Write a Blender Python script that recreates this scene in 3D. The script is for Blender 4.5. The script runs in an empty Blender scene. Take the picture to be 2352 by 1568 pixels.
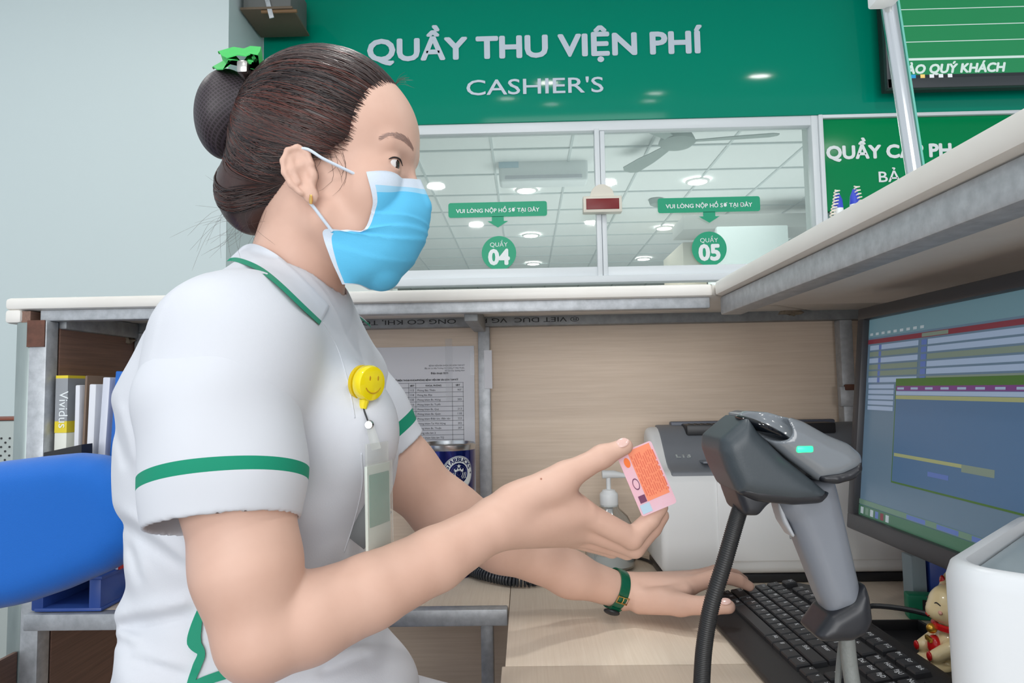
import bpy, bmesh, math, random
import numpy as np
from mathutils import Vector, Matrix, Euler
random.seed(7)
rng = np.random.default_rng(7)
SC = bpy.context.scene
COL = SC.collection
rad = math.radians

# ------------------------------------------------------------------ camera
FPX = 1568.0
CAM = Vector((0, 0, 1.093))
YAW, PITCH, ROLL = rad(1.06), rad(4.0), rad(1.0)
_F = Vector((-math.sin(YAW) * math.cos(PITCH), math.cos(YAW) * math.cos(PITCH), math.sin(PITCH)))
_R0 = Vector((math.cos(YAW), math.sin(YAW), 0))
_U0 = _R0.cross(_F)
_R = _R0 * math.cos(ROLL) - _U0 * math.sin(ROLL)
_U = _R.cross(_F)
cd = bpy.data.cameras.new('camera')
cd.sensor_width = 36.0
cd.lens = FPX / 2352 * 36.0
cd.clip_start = 0.02
cam = bpy.data.objects.new('camera', cd)
COL.objects.link(cam)
cam.matrix_world = Matrix(((_R.x, _U.x, -_F.x, CAM.x), (_R.y, _U.y, -_F.y, CAM.y), (_R.z, _U.z, -_F.z, CAM.z), (0, 0, 0, 1)))
SC.camera = cam


def P(px, py, d):
    """point of the place seen at a pixel of the 2352x1568 frame, standing at depth d (world Y)"""
    v = _F * FPX + _R * (px - 1176) + _U * (784 - py)
    return CAM + v * (d / v.y)


# ------------------------------------------------------------------ world, lights, exposure
W = bpy.data.worlds.new('world')
SC.world = W
W.use_nodes = True
W.node_tree.nodes['Background'].inputs[0].default_value = (0.86, 0.93, 1.0, 1)
W.node_tree.nodes['Background'].inputs[1].default_value = 0.86
SC.view_settings.view_transform = 'Standard'
SC.view_settings.look = 'None'
SC.view_settings.exposure = 0.05
SC.view_settings.gamma = 1.0
SC.view_settings.use_curve_mapping = False


def area(name, loc, size, energy, color=(1, 1, 1), look=None, sizey=None, shape='RECTANGLE'):
    l = bpy.data.lights.new(name, 'AREA')
    l.shape = shape
    l.size = size
    if sizey: l.size_y = sizey
    l.energy = energy
    l.color = color
    o = bpy.data.objects.new(name, l)
    o.location = loc
    d = Vector(look) - Vector(loc) if look else Vector((0, 0, -1))
    o.rotation_euler = d.to_track_quat('-Z', 'Y').to_euler()
    COL.objects.link(o)
    return o


# assumed daylight: large unseen area light added behind the photographer to light the counter
area('assumed_fill_light', (-0.5, -4.2, 1.75), 3.6, 122, (1, 0.99, 0.98), (-0.3, 1.0, 1.25), 2.2)


# ------------------------------------------------------------------ materials
def lin(c):
    return tuple(((v / 255) / 12.92 if v / 255 <= 0.04045 else ((v / 255 + 0.055) / 1.055) ** 2.4) for v in c[:3]) + (1,)


MATS = {}


def mat(name, c, rough=0.5, metal=0.0, var=None, bump=None, coat=0, alpha=1, emit=0, spec=0.5, stretch=(1, 1, 1), trans=0, sheen=0, detail=4):
    """var=(scale, amount, colour2) mottles the colour; bump=(scale, strength); stretch scales the coordinates (grain)"""
    if name in MATS: return MATS[name]
    m = bpy.data.materials.new(name)
    MATS[name] = m
    m.use_nodes = True
    N, L = m.node_tree.nodes, m.node_tree.links
    b = N['Principled BSDF']
    b.inputs['Base Color'].default_value = lin(c)
    b.inputs['Roughness'].default_value = rough
    b.inputs['Metallic'].default_value = metal
    b.inputs['Specular IOR Level'].default_value = spec
    b.inputs['Coat Weight'].default_value = coat
    b.inputs['Alpha'].default_value = alpha
    b.inputs['Transmission Weight'].default_value = trans
    b.inputs['Sheen Weight'].default_value = sheen
    if emit:
        b.inputs['Emission Color'].default_value = lin(c)
        b.inputs['Emission Strength'].default_value = emit
    if var or bump:
        tc = N.new('ShaderNodeTexCoord')
        mp = N.new('ShaderNodeMapping')
        mp.inputs['Scale'].default_value = stretch
        L.new(tc.outputs['Object'], mp.inputs['Vector'])
    if var:
        n = N.new('ShaderNodeTexNoise')
        n.inputs['Scale'].default_value = var[0]
        n.inputs['Detail'].default_value = detail
        n.inputs['Roughness'].default_value = 0.6
        L.new(mp.outputs[0], n.inputs['Vector'])
        r = N.new('ShaderNodeValToRGB')
        r.color_ramp.elements[0].position = 0.5 - 0.5 * (1 - var[1]) * 0.6 - 0.05
        r.color_ramp.elements[1].position = 0.5 + 0.5 * (1 - var[1]) * 0.6 + 0.05
        r.color_ramp.elements[0].color = lin(c)
        r.color_ramp.elements[1].color = lin(var[2])
        L.new(n.outputs[0], r.inputs[0])
        L.new(r.outputs[0], b.inputs['Base Color'])
    if bump:
        n2 = N.new('ShaderNodeTexNoise')
        n2.inputs['Scale'].default_value = bump[0]
        n2.inputs['Detail'].default_value = 3
        L.new(mp.outputs[0], n2.inputs['Vector'])
        bp = N.new('ShaderNodeBump')
        bp.inputs['Strength'].default_value = bump[1]
        bp.inputs['Distance'].default_value = 0.002
        L.new(n2.outputs[0], bp.inputs['Height'])
        L.new(bp.outputs[0], b.inputs['Normal'])
    return m


# ------------------------------------------------------------------ mesh helpers
class MB:
    def __init__(s):
        s.bm = bmesh.new()
        s.mi = 0

    def _fin(s, vs, M=None):
        if M is not None: bmesh.ops.transform(s.bm, matrix=M, verts=vs)

    def box(s, c, size, bev=0.0, M=None, seg=2):
        r = bmesh.ops.create_cube(s.bm, size=1.0)
        vs = r['verts']
        bmesh.ops.transform(s.bm, matrix=Matrix.Translation(c) @ Matrix.Diagonal((size[0], size[1], size[2], 1)), verts=vs)
        fs = list({f for v in vs for f in v.link_faces})
        for f in fs: f.material_index = s.mi
        if bev > 0:
            es = list({e for v in vs for e in v.link_edges})
            r2 = bmesh.ops.bevel(s.bm, geom=es, offset=bev, segments=seg, profile=0.5, affect='EDGES')
            vs = list({v for f in r2['faces'] for v in f.verts} | {v for v in vs if v.is_valid})
            for f in {f for v in vs for f in v.link_faces}: f.material_index = s.mi
        s._fin(vs, M)
        return s

    def poly(s, pts):
        vs = [s.bm.verts.new(p) for p in pts]
        f = s.bm.faces.new(vs)
        f.material_index = s.mi
        return s

    def rings(s, rings, cap=True, close=False, wrap=True):
        R = [[s.bm.verts.new(p) for p in r] for r in rings]
        n = len(R[0])
        m = len(R)
        for i in range(m if close else m - 1):
            a, b = R[i], R[(i + 1) % m]
            for j in range(n if wrap else n - 1):
                k = (j + 1) % n
                try:
                    f = s.bm.faces.new((a[j], a[k], b[k], b[j]))
                    f.material_index = s.mi
                except ValueError:
                    pass
        if cap and not close:
            for r in (R[0][::-1], R[-1]):
                f = s.bm.faces.new(r)
                f.material_index = s.mi
        return s

    def tube(s, pts, r, n=10, cap=True, flat=None, up=None):
        """tube along points; r a number or list; flat=(a,b) scales the section along side/up"""
        pts = [Vector(p) for p in pts]
        rs = r if hasattr(r, '__len__') else [r] * len(pts)
        rings = []
        prev = None
        for i, p in enumerate(pts):
            t = (pts[min(i + 1, len(pts) - 1)] - pts[max(i - 1, 0)]).normalized()
            if prev is None:
                a = Vector(up) if up else (Vector((0, 0, 1)) if abs(t.z) < 0.9 else Vector((1, 0, 0)))
            else:
                a = prev
            a = (a - t * a.dot(t))
            a.normalize()
            prev = a
            b = t.cross(a)
            fa, fb = flat or (1, 1)
            rings.append([p + (a * math.cos(2 * math.pi * k / n) * fa + b * math.sin(2 * math.pi * k / n) * fb) * rs[i] for k in range(n)])
        return s.rings(rings, cap)

    def lathe(s, prof, n=28, M=None, cap=True):
        """prof = [(radius, z)] about Z"""
        rings = [[Vector((rr * math.cos(2 * math.pi * k / n), rr * math.sin(2 * math.pi * k / n), z)) for k in range(n)] for rr, z in prof]
        if M is not None: rings = [[M @ p for p in r] for r in rings]
        return s.rings(rings, cap)

    def prism(s, pts, d0, d1, M=None):
        """outline in XY extruded along Z from d0 to d1"""
        a = [Vector((p[0], p[1], d0)) for p in pts]
        b = [Vector((p[0], p[1], d1)) for p in pts]
        if M is not None:
            a = [M @ p for p in a]
            b = [M @ p for p in b]
        return s.rings([a, b])

    def ell(s, c, r, M=None, u=20, v=14):
        q = bmesh.ops.create_uvsphere(s.bm, u_segments=u, v_segments=v, radius=1.0)
        vs = q['verts']
        for f in {f for w in vs for f in w.link_faces}: f.material_index = s.mi
        T = Matrix.Translation(c) @ (M if M is not None else Matrix()) @ Matrix.Diagonal((r[0], r[1], r[2], 1))
        bmesh.ops.transform(s.bm, matrix=T, verts=vs)
        return s

    def build(s, name, mats, parent=None, smooth=True, sharp=35, label=None, cat=None, group=None, kind=None, fixn=True):
        if fixn: bmesh.ops.recalc_face_normals(s.bm, faces=s.bm.faces)
        me = bpy.data.meshes.new(name)
        s.bm.to_mesh(me)
        s.bm.free()
        return link(name, me, mats, parent, smooth, sharp, label, cat, group, kind)


def link(name, me, mats, parent=None, smooth=True, sharp=35, label=None, cat=None, group=None, kind=None):
    if not isinstance(mats, (list, tuple)): mats = [mats]
    for m in mats: me.materials.append(m)
    if smooth:
        me.shade_smooth()
        if sharp: me.set_sharp_from_angle(angle=rad(sharp))
    o = bpy.data.objects.new(name, me)
    COL.objects.link(o)
    if parent is not None:
        o.parent = parent
        if parent.get('_world'): o.matrix_parent_inverse = Matrix.Translation(-Vector(parent.location))
    tag(o, label, cat, group, kind)
    return o


def tag(o, label=None, cat=None, group=None, kind=None):
    if label: o['label'] = label
    if cat: o['category'] = cat
    if group: o['group'] = group
    if kind: o['kind'] = kind
    return o


ROOTS_WORLD = []


def thing(name, label, cat, loc=(0, 0, 0), rot=None, group=None, world=False):
    """an Empty at the thing's base; world=True: its parts are modelled in world coordinates"""
    o = bpy.data.objects.new(name, None)
    o.empty_display_size = 0.05
    COL.objects.link(o)
    o.location = loc
    if rot is not None: o.rotation_euler = rot
    if world:
        o['_world'] = 1
        ROOTS_WORLD.append(o)
    return tag(o, label, cat, group)


def text_data(body, size=1.0, bold=0.0, shear=0.0, spacing=1.0, squeeze=None, align='LEFT'):
    """flat lettering as mesh data in XY (baseline at 0); squeeze=(w,h) fits it into a box; bold thickens the strokes"""
    cu = bpy.data.curves.new('t', 'FONT')
    cu.body = body
    cu.size = size
    cu.shear = shear
    cu.space_character = spacing
    cu.resolution_u = 3
    o = bpy.data.objects.new('t', cu)
    COL.objects.link(o)
    bpy.context.view_layer.update()
    me = bpy.data.meshes.new_from_object(o.evaluated_get(bpy.context.evaluated_depsgraph_get()))
    bpy.data.objects.remove(o)
    bpy.data.curves.remove(cu)
    V = np.array([v.co for v in me.vertices])
    Fs = [tuple(p.vertices) for p in me.polygons]
    bpy.data.meshes.remove(me)
    mn, mx = V.min(0), V.max(0)
    if squeeze:
        w, h = squeeze
        k = np.array([w / (mx[0] - mn[0]), (h / (mx[1] - mn[1])) if h else (w / (mx[0] - mn[0])), 1])
        V = (V - [mn[0], 0, 0]) * k
        mn, mx = V.min(0), V.max(0)
    if align == 'CENTER': V[:, 0] -= (mn[0] + mx[0]) / 2
    if align == 'RIGHT': V[:, 0] -= mx[0]
    if bold > 0:
        VV, FF = [V], list(Fs)
        for k in range(8):
            a = 2 * math.pi * k / 8
            VV.append(V + [bold * math.cos(a), bold * math.sin(a), -1e-5 * (k + 1)])
            FF += [tuple(i + len(V) * (k + 1) for i in f) for f in Fs]
        return np.vstack(VV), FF
    return V, Fs


def raw(name, V, F, mats, parent=None, smooth=False, sharp=None, mi=None, **kw):
    me = bpy.data.meshes.new(name)
    me.from_pydata([tuple(map(float, v)) for v in V], [], [tuple(map(int, f)) for f in F])
    o = link(name, me, mats, parent, smooth, sharp, **kw)
    if mi is not None: me.polygons.foreach_set('material_index', mi)
    return o


def merge(parts):
    """[(V,F)] -> V,F"""
    VV, FF, n = [], [], 0
    for V, F in parts:
        VV.append(np.asarray(V, float))
        FF += [tuple(i + n for i in f) for f in F]
        n += len(V)
    return np.vstack(VV), FF


def xf(V, M):
    V = np.asarray(V, float)
    A = np.array(M)
    return V @ A[:3, :3].T + A[:3, 3]


def frame(o, x, y):
    """matrix with origin o, local X along x, local Y along y (orthonormalised), Z = X x Y"""
    x = Vector(x).normalized()
    y = Vector(y)
    y = (y - x * y.dot(x)).normalized()
    z = x.cross(y)
    return Matrix(((x.x, y.x, z.x, o[0]), (x.y, y.y, z.y, o[1]), (x.z, y.z, z.z, o[2]), (0, 0, 0, 1)))


WALLF = lambda o: frame(o, (1, 0, 0), (0, 0, 1))      # upright plane facing the camera (-Y)


def spline(pts, n):
    """Catmull-Rom through points (any dimension), n samples"""
    p = np.array([list(q) for q in pts], float)
    k = len(p)
    out = []
    for t in np.linspace(0, k - 1, n):
        i = min(int(t), k - 2)
        u = t - i
        p0, p1, p2, p3 = p[max(i - 1, 0)], p[i], p[i + 1], p[min(i + 2, k - 1)]
        out.append(0.5 * ((2 * p1) + (-p0 + p2) * u + (2 * p0 - 5 * p1 + 4 * p2 - p3) * u * u + (-p0 + 3 * p1 - 3 * p2 + p3) * u ** 3))
    return np.array(out)


def rrect(w, h, r, n=5):
    """rounded rectangle outline centred on 0"""
    out = []
    for cx, cy, a0 in ((w / 2 - r, h / 2 - r, 0), (-w / 2 + r, h / 2 - r, 90), (-w / 2 + r, -h / 2 + r, 180), (w / 2 - r, -h / 2 + r, 270)):
        for k in range(n + 1):
            a = rad(a0 + 90 * k / n)
            out.append((cx + r * math.cos(a), cy + r * math.sin(a)))
    return out
# ================================================================== the setting
WY = 3.456          # sign and window wall
DY = 0.75           # desk height
D1, D2 = 1.13, 1.42       # counter front, counter back panel
Zat = lambda px, py, d: P(px, py, d).z
Xat = lambda px, py, d: P(px, py, d).x
LZ0, LZ1 = Zat(1000, 692, D1), Zat(1000, 664, D1)   # ledge underside and top


def G(px, py, z=0.75):
    v = P(px, py, 1.0) - CAM
    return CAM + v * ((z - CAM.z) / v.z)


m_wall = mat('wall_paint', (198, 211, 212), 0.45, bump=(60, 0.05))
m_wall2 = mat('wall_paint_return', (222, 229, 226), 0.5)
m_ceil = mat('ceiling_tile_white', (235, 238, 238), 0.9, bump=(300, 0.1))
m_dark = mat('dark_laminate_floor', (52, 44, 42), 0.4, var=(4, 0.3, (70, 58, 54)), stretch=(1, 14, 14))
m_alu = mat('white_aluminium', (226, 231, 234), 0.35)
m_green = mat('sign_green_gloss', (0, 140, 114), 0.085, spec=0.16)
m_green2 = mat('panel_green_gloss', (0, 136, 80), 0.2, spec=0.16, bump=(500, 0.05))
m_sticker = mat('sticker_green', (0, 160, 118), 0.45)
m_letter = mat('letter_pale', (206, 216, 228), 0.5)
m_letterw = mat('letter_white', (236, 242, 242), 0.5)
m_galv = mat('galvanised_steel', (164, 168, 172), 0.45, metal=0.35, var=(70, 0.35, (196, 200, 204)), bump=(120, 0.1))
m_galvd = mat('galvanised_dull', (130, 133, 135), 0.55, metal=0.3, var=(50, 0.4, (160, 164, 166)), bump=(90, 0.12))
m_rust = mat('rust_primer', (112, 74, 60), 0.8, var=(60, 0.5, (86, 58, 48)))
m_lam = mat('beige_laminate', (230, 212, 193), 0.5, var=(7, 0.1, (212, 192, 171)), stretch=(1.2, 60, 40), bump=(8, 0.08))
m_lamd = mat('brown_laminate', (146, 112, 96), 0.5, var=(6, 0.1, (108, 82, 70)), stretch=(60, 1.2, 40))
m_desk = mat('desk_laminate', (234, 220, 202), 0.42, var=(7, 0.1, (218, 201, 181)), stretch=(46, 1.2, 40), bump=(8, 0.03))
m_ledge = mat('ledge_cream', (236, 234, 229), 0.4, var=(5, 0.2, (222, 218, 210)))
m_under = mat('ledge_underside', (240, 237, 231), 0.7, var=(5, 0.15, (230, 225, 218)), stretch=(2, 2, 2))
m_black = mat('black_plastic', (34, 35, 38), 0.45)
m_white = mat('white_plastic', (226, 230, 232), 0.4)
m_glue = mat('dried_foam_glue', (150, 138, 120), 0.9, var=(80, 0.3, (112, 100, 86)), bump=(60, 1.0))

# floor
MB().box((0.2, 0.8, -0.03), (7, 5.4, 0.04)).build('floor', m_dark, kind='structure', smooth=False)

# left wall (protruding) with its return, back wall pieces round the window
xr = Xat(522, 330, 3.0)
b = MB().box(((xr - 4.0) / 2 - 0.0, 3.0 + 0.25, 1.6), (xr + 4.0, 0.5, 3.3))
b.build('wall_left', m_wall, kind='structure', smooth=False)
zt = Zat(900, 2, WY)                 # top of the sign
zs = Zat(1200, 287, WY)              # underside of the sign
zb = Zat(1200, 655, WY)              # sill of the window
xs = Xat(612, 150, WY)
xm = Xat(1870, 450, WY)              # right jamb of the window
xw0 = Xat(880, 500, WY)
MB().box(((xr - 0.1 + 5) / 2, WY + 0.09, (zt + 3.3) / 2), (5 - xr + 0.1, 0.14, 3.3 - zt)).build('wall_back', m_wall2, kind='structure', smooth=False)
MB().box((0.4, WY + 0.09, (zb - 0.02) / 2), (4.6, 0.14, zb - 0.02)).build('wall_back', m_wall2, kind='structure', smooth=False)
MB().box(((xs - 0.36 + xw0) / 2, WY + 0.105, (zt + zb) / 2), (xw0 - xs + 0.44, 0.14, zt - zb + 0.02)).build('wall_back', m_wall2, kind='structure', smooth=False)
MB().box(((xm + 5) / 2 + 0.02, WY + 0.10, (zs + zb) / 2), (5 - xm, 0.12, zs - zb + 0.02)).build('wall_back', m_wall2, kind='structure', smooth=False)
MB().box(((xs - 0.2 + 5) / 2, WY + 0.10, (zs + zt) / 2), (5 - xs + 0.2, 0.12, zt - zs)).build('wall_back', m_wall2, kind='structure', smooth=False)
# front room ceiling
MB().box((0.5, 0.73, 3.29), (9, 5.46, 0.06)).build('ceiling', m_ceil, kind='structure', smooth=False)

# ---- window: frame, mullion, two panes
win = thing('window_1', None, None, ((xw0 + xm) / 2, WY, zb), world=True)
win['kind'] = 'structure'
xmul = Xat(1380, 470, WY)
FW = 0.045
def bar(name, x0, x1, z0, z1, y0=-0.03, y1=0.03, m=m_alu):
    return MB().box(((x0 + x1) / 2, WY + (y0 + y1) / 2, (z0 + z1) / 2), (x1 - x0, y1 - y0, z1 - z0), 0.004).build(name, m, win)
bar('frame_rail', xw0 - 0.05, xm + FW, zs - 0.05, zs + 0.004)
bar('frame_rail', xw0 - 0.05, xm + FW, zb, zb + 0.035, -0.045, 0.03)
bar('sash_rail', xw0, xmul - 0.01, zb + 0.035, zb + 0.085, -0.02, 0.02)
bar('sash_rail', xmul + 0.01, xm, zb + 0.035, zb + 0.085, -0.012, 0.028)
bar('mullion', xmul - 0.028, xmul - 0.002, zb + 0.03, zs - 0.04, -0.035, 0.02)
bar('mullion', xmul + 0.001, xmul + 0.026, zb + 0.03, zs - 0.04, -0.022, 0.03)
bar('frame_stile', xm - 0.012, xm + 0.022, zb, zs, -0.035, 0.03)
bar('frame_stile', xm + 0.023, xm + FW, zb, zs, -0.045, 0.03)
bar('frame_stile', xw0 - 0.02, xw0 + 0.05, zb, zs, -0.03, 0.03)

g = bpy.data.materials.new('window_glass')
g.use_nodes = True
N, L = g.node_tree.nodes, g.node_tree.links
N.remove(N['Principled BSDF'])
tr = N.new('ShaderNodeBsdfTransparent')
tr.inputs[0].default_value = (0.85, 0.875, 0.87, 1)
gl = N.new('ShaderNodeBsdfGlossy')
gl.inputs['Roughness'].default_value = 0.03
df = N.new('ShaderNodeBsdfDiffuse')
df.inputs[0].default_value = lin((200, 215, 212))
mx1 = N.new('ShaderNodeMixShader'); mx1.inputs[0].default_value = 0.06
mx2 = N.new('ShaderNodeMixShader'); mx2.inputs[0].default_value = 0.14  # pale diffuse share puts the haze over the far room into the pane
L.new(tr.outputs[0], mx1.inputs[1]); L.new(gl.outputs[0], mx1.inputs[2])
L.new(mx1.outputs[0], mx2.inputs[1]); L.new(df.outputs[0], mx2.inputs[2])
L.new(mx2.outputs[0], N['Material Output'].inputs[0])
m_glass = g
for x0, x1, yo in ((xw0 + 0.03, xmul - 0.01, 0.004), (xmul + 0.01, xm, 0.012)):
    MB().box(((x0 + x1) / 2, WY + yo, (zb + zs) / 2 + 0.02), (x1 - x0, 0.005, zs - zb - 0.08)).build('pane', m_glass, win, smooth=False)

# ---- room beyond the glass: ceiling with tile grid, far walls, pillar
CZ = 2.92
m_room = mat('far_room_wall', (146, 162, 158), 0.8)
MB().box((1.0, 8.6, CZ + 0.03), (12, 10.0, 0.05)).build('ceiling', m_ceil, kind='structure', smooth=False)
MB().box((1.0, 13.4, 1.5), (12, 0.1, 3.1)).build('wall_far', m_room, kind='structure', smooth=False)
MB().box((-3.6, 8.4, 1.5), (0.1, 9.8, 3.1)).build('wall_side', m_room, kind='structure', smooth=False)
MB().box((6.6, 8.4, 1.5), (0.1, 9.8, 3.1)).build('wall_side', m_room, kind='structure', smooth=False)
MB().box((1.5, 8.5, -0.03), (10, 9.8, 0.04)).build('floor', mat('far_floor', (170, 172, 168), 0.5), kind='structure', smooth=False)
gt = MB()
m_tbar = mat('grid_bar', (200, 208, 208), 0.6)
for k in range(-6, 12):
    gt.box((k * 0.6 - 0.22, 8.4, CZ), (0.018, 9.8, 0.012))
for k in range(0, 16):
    gt.box((1.5, 3.9 + k * 0.6, CZ - 0.001), (10, 0.018, 0.012))
gt.build('trim_1', m_tbar, kind='structure', smooth=False)
p0 = P(1648, 560, 6.6); p1 = P(1812, 560, 6.6)
pil = MB().box(((p0.x + p1.x) / 2, 6.8, 1.32), (p1.x - p0.x, 0.4, 2.64), 0.01).build('wall_pillar', mat('pillar_pale', (214, 224, 222), 0.7), kind='structure')
MB().box((p0.x - 0.10, 7.6, 1.3), (0.24, 1.0, 2.6), 0.01).build('wall_pillar', mat('pillar_beige', (176, 170, 156), 0.7), kind='structure')
MB().box((p1.x + 0.5, 6.9, 2.70), (3.0, 0.5, 0.14), 0.005).build('trim_2', mat('soffit', (150, 152, 148), 0.7), kind='structure')
area('far_room_added_light', (1.0, 7.0, 2.85), 3.0, 60, (0.95, 1, 0.98), None, 3.0)  # added area light, brightens the far room beyond its own downlights
area('far_room_added_fill', (1.5, 6.5, 0.4), 4.0, 118, (0.95, 1, 0.98), (1.5, 6.5, 3), 4.0)  # added upward area light that brightens the far ceiling from below

# downlights: far room rows and the front room's, a mirrored pair plus assumed ones
m_lamp = mat('lamp_glow', (255, 255, 250), 0.5, emit=30)
m_rim = mat('lamp_rim', (240, 240, 238), 0.4)
def downlight(loc, label, group, energy=0, r=0.075):
    t = thing('ceiling_downlight', label, 'downlight', loc, group=group)
    pr = [(r * 1.25, 0.004), (r * 1.25, -0.004), (r * 1.0, -0.012), (r * 0.97, -0.004)]
    MB().lathe(pr, 24, cap=False).build('rim', m_rim, t)
    MB().lathe([(r * 0.98, -0.003), (0.002, -0.004)], 24).build('diffuser', m_lamp, t)
    if energy:
        a = area('lamp', (loc[0], loc[1], loc[2] - 0.03), r * 2, energy, (1, 0.98, 0.95), None, shape='DISK')
    return t
for px, py, lab in ((1209, 436, 'round ceiling downlight behind the pane with the 04 sticker, nearest of its row'),
                    (1219, 540, 'round ceiling downlight behind the glass between the left arrow sticker and 04'),
                    (1225, 605, 'small round far downlight beside the lower edge of the 04 disc'),
                    (1602, 416, 'round ceiling downlight behind glass above the right arrow sticker'),
                    (1526, 523, 'round ceiling downlight behind glass left of the right arrow'),
                    (1478, 594, 'small round far downlight left of the 05 disc'),
                    (1840, 500, 'round ceiling downlight behind glass near the right window jamb'),
                    (1735, 578, 'small round downlight seen in front of the pale pillar behind glass')):
    q = P(px, py, 1.0) - CAM
    s = (CZ - 0.008 - CAM.z) / q.z
    downlight(tuple(CAM + q * s), lab, 'downlights in the room behind the glass', r=0.085)
for x, y, e, lab in ((-0.16, 1.45, 9, 'left downlight of the pair mirrored in the green sign board'), (1.75, 1.45, 9, 'right downlight of the pair mirrored in the green sign board'),
                     (-1.9, 1.6, 8, 'assumed ceiling downlight in front of the left wall, above the frame'), (-0.9, -0.1, 4, 'assumed ceiling downlight above the seated woman, over the frame'),
                     (0.9, -0.1, 5, 'assumed ceiling downlight above the right counter wing, over the frame'), (-0.6, -1.8, 7, 'assumed ceiling downlight behind the viewer on the left'), (0.9, -1.8, 7, 'assumed ceiling downlight behind the viewer on the right')):
    downlight((x, y, 3.255), lab, 'downlights in the front room', e, 0.09)  # all but the mirrored pair are assumed lamps, out of view

# ceiling fans behind the glass
m_fan = mat('fan_grey', (138, 152, 148), 0.6)
def fan(c, r, a0, label, drop):
    t = thing('ceiling_fan', label, 'ceiling fan', c)
    MB().tube([(0, 0, 0), (0, 0, drop)], 0.014, 10).build('down_rod', m_fan, t)
    MB().lathe([(0.02, drop), (0.075, drop), (0.06, drop - 0.05), (0.02, drop - 0.07)], 20).build('canopy', m_fan, t)
    MB().lathe([(0.02, 0.10), (0.085, 0.085), (0.115, 0.03), (0.13, -0.005), (0.10, -0.03), (0.03, -0.045)], 24).build('motor', m_fan, t)
    for k in range(3):
        a = a0 + k * 2 * math.pi / 3
        M = Matrix.Rotation(a, 4, 'Z') @ Matrix.Rotation(rad(10), 4, 'X')
        out = [(0.10, -0.03), (0.3, -0.055), (r * 0.6, -0.065), (r * 0.93, -0.07), (r, -0.03), (r, 0.03), (r * 0.93, 0.065), (r * 0.6, 0.06), (0.3, 0.045), (0.10, 0.03)]
        MB().prism(out, -0.003, 0.003, M).build('blade', m_fan, t)
    return t
c = P(1555, 326, 4.7)
fan(tuple(c), 0.68, rad(-8), 'grey three-bladed ceiling fan behind the right window pane, nearer and higher one', CZ - c.z)
c = P(1505, 400, 6.6)
fan(tuple(c), 0.70, rad(38), 'smaller grey ceiling fan hanging farther off, below the big fan behind glass', CZ - c.z)

# air conditioner added in the room beyond, standing in for its reflection in the glass
c = P(1248, 385, 5.4)
ac = thing('reflected_air_conditioner', 'pale split air conditioner added behind the left window pane in place of its reflection', 'air conditioner', tuple(c))
m_ac = mat('ac_white', (232, 236, 238), 0.5)
MB().box((0, 0.1, 0), (0.72, 0.2, 0.22), 0.03, seg=3).build('body', m_ac, ac)
MB().box((0, -0.004, -0.075), (0.62, 0.012, 0.03), 0.003).build('air_outlet', mat('ac_vent', (190, 192, 200), 0.6), ac)
MB().box((-0.28, -0.002, 0.05), (0.16, 0.006, 0.09), 0.001).build('sticker', mat('ac_sticker', (170, 200, 215), 0.5), ac)
for sx in (-0.3, 0.3):
    MB().tube([(sx, 0.1, 0.1), (sx, 0.1, CZ - c.z)], 0.008, 8).build('hanger', m_galvd, ac)

# ---- sign board
sg = thing('sign_board', 'long glossy green cashier sign board with pale lettering above the window', 'sign', ((xs + 3) / 2, WY, zs), world=True)
MB().box(((xs + 5) / 2, WY - 0.005, (zs + zt) / 2), (5 - xs, 0.07, zt - zs), 0.003).build('panel', m_green, sg)
MB().box((xs - 0.006, WY - 0.006, (zs + zt) / 2), (0.012, 0.08, zt - zs), 0.002).build('edge_trim', m_alu, sg)
MB().box(((xs + 5) / 2, WY - 0.01, zt + 0.01), (5 - xs, 0.09, 0.02), 0.003).build('edge_trim', m_alu, sg)
SY = WY - 0.043
def sign_text(body, pxa, pya, pxb, pyb, cap_h_px, name, m, parent, y, bold, full_h=None, shear=0):
    """lettering whose baseline runs from pixel a to pixel b on the plane y"""
    a, bb = P(pxa, pya, y), P(pxb, pyb, y)
    w = (bb - a).length
    V, F = text_data(body, 1.0, 0, shear)
    # cap height of the builtin font at size 1 is about 0.73*...; measured from 'H'
    k = w / (V[:, 0].max() - V[:, 0].min())
    ch = cap_h_px / FPX * y
    VH, _ = text_data('H', 1.0)
    kz = ch / VH[:, 1].max()
    V = V - [V[:, 0].min(), 0, 0]
    V = V * [k, kz, 1]
    if bold:
        VV, FF = [V], list(F)
        for q in range(8):
            an = 2 * math.pi * q / 8
            VV.append(V + [bold * math.cos(an), bold * math.sin(an), -1e-4 * (q + 1)])
            FF += [tuple(i + len(V) * (q + 1) for i in f) for f in F]
        V, F = np.vstack(VV), FF
    M = frame(a, (1, 0, 0), (0, 0, 1))
    return raw(name, xf(V, M) - [0, 0.0015, 0], F, m, parent)
sign_text('QUẦY THU VIỆN PHÍ', 846, 140, 1612, 128, 50, 'lettering', m_letter, sg, SY, 0.0062)
sign_text("CASHIER'S", 1072, 219, 1386, 214, 36, 'lettering', m_letter, sg, SY, 0.001)

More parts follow.
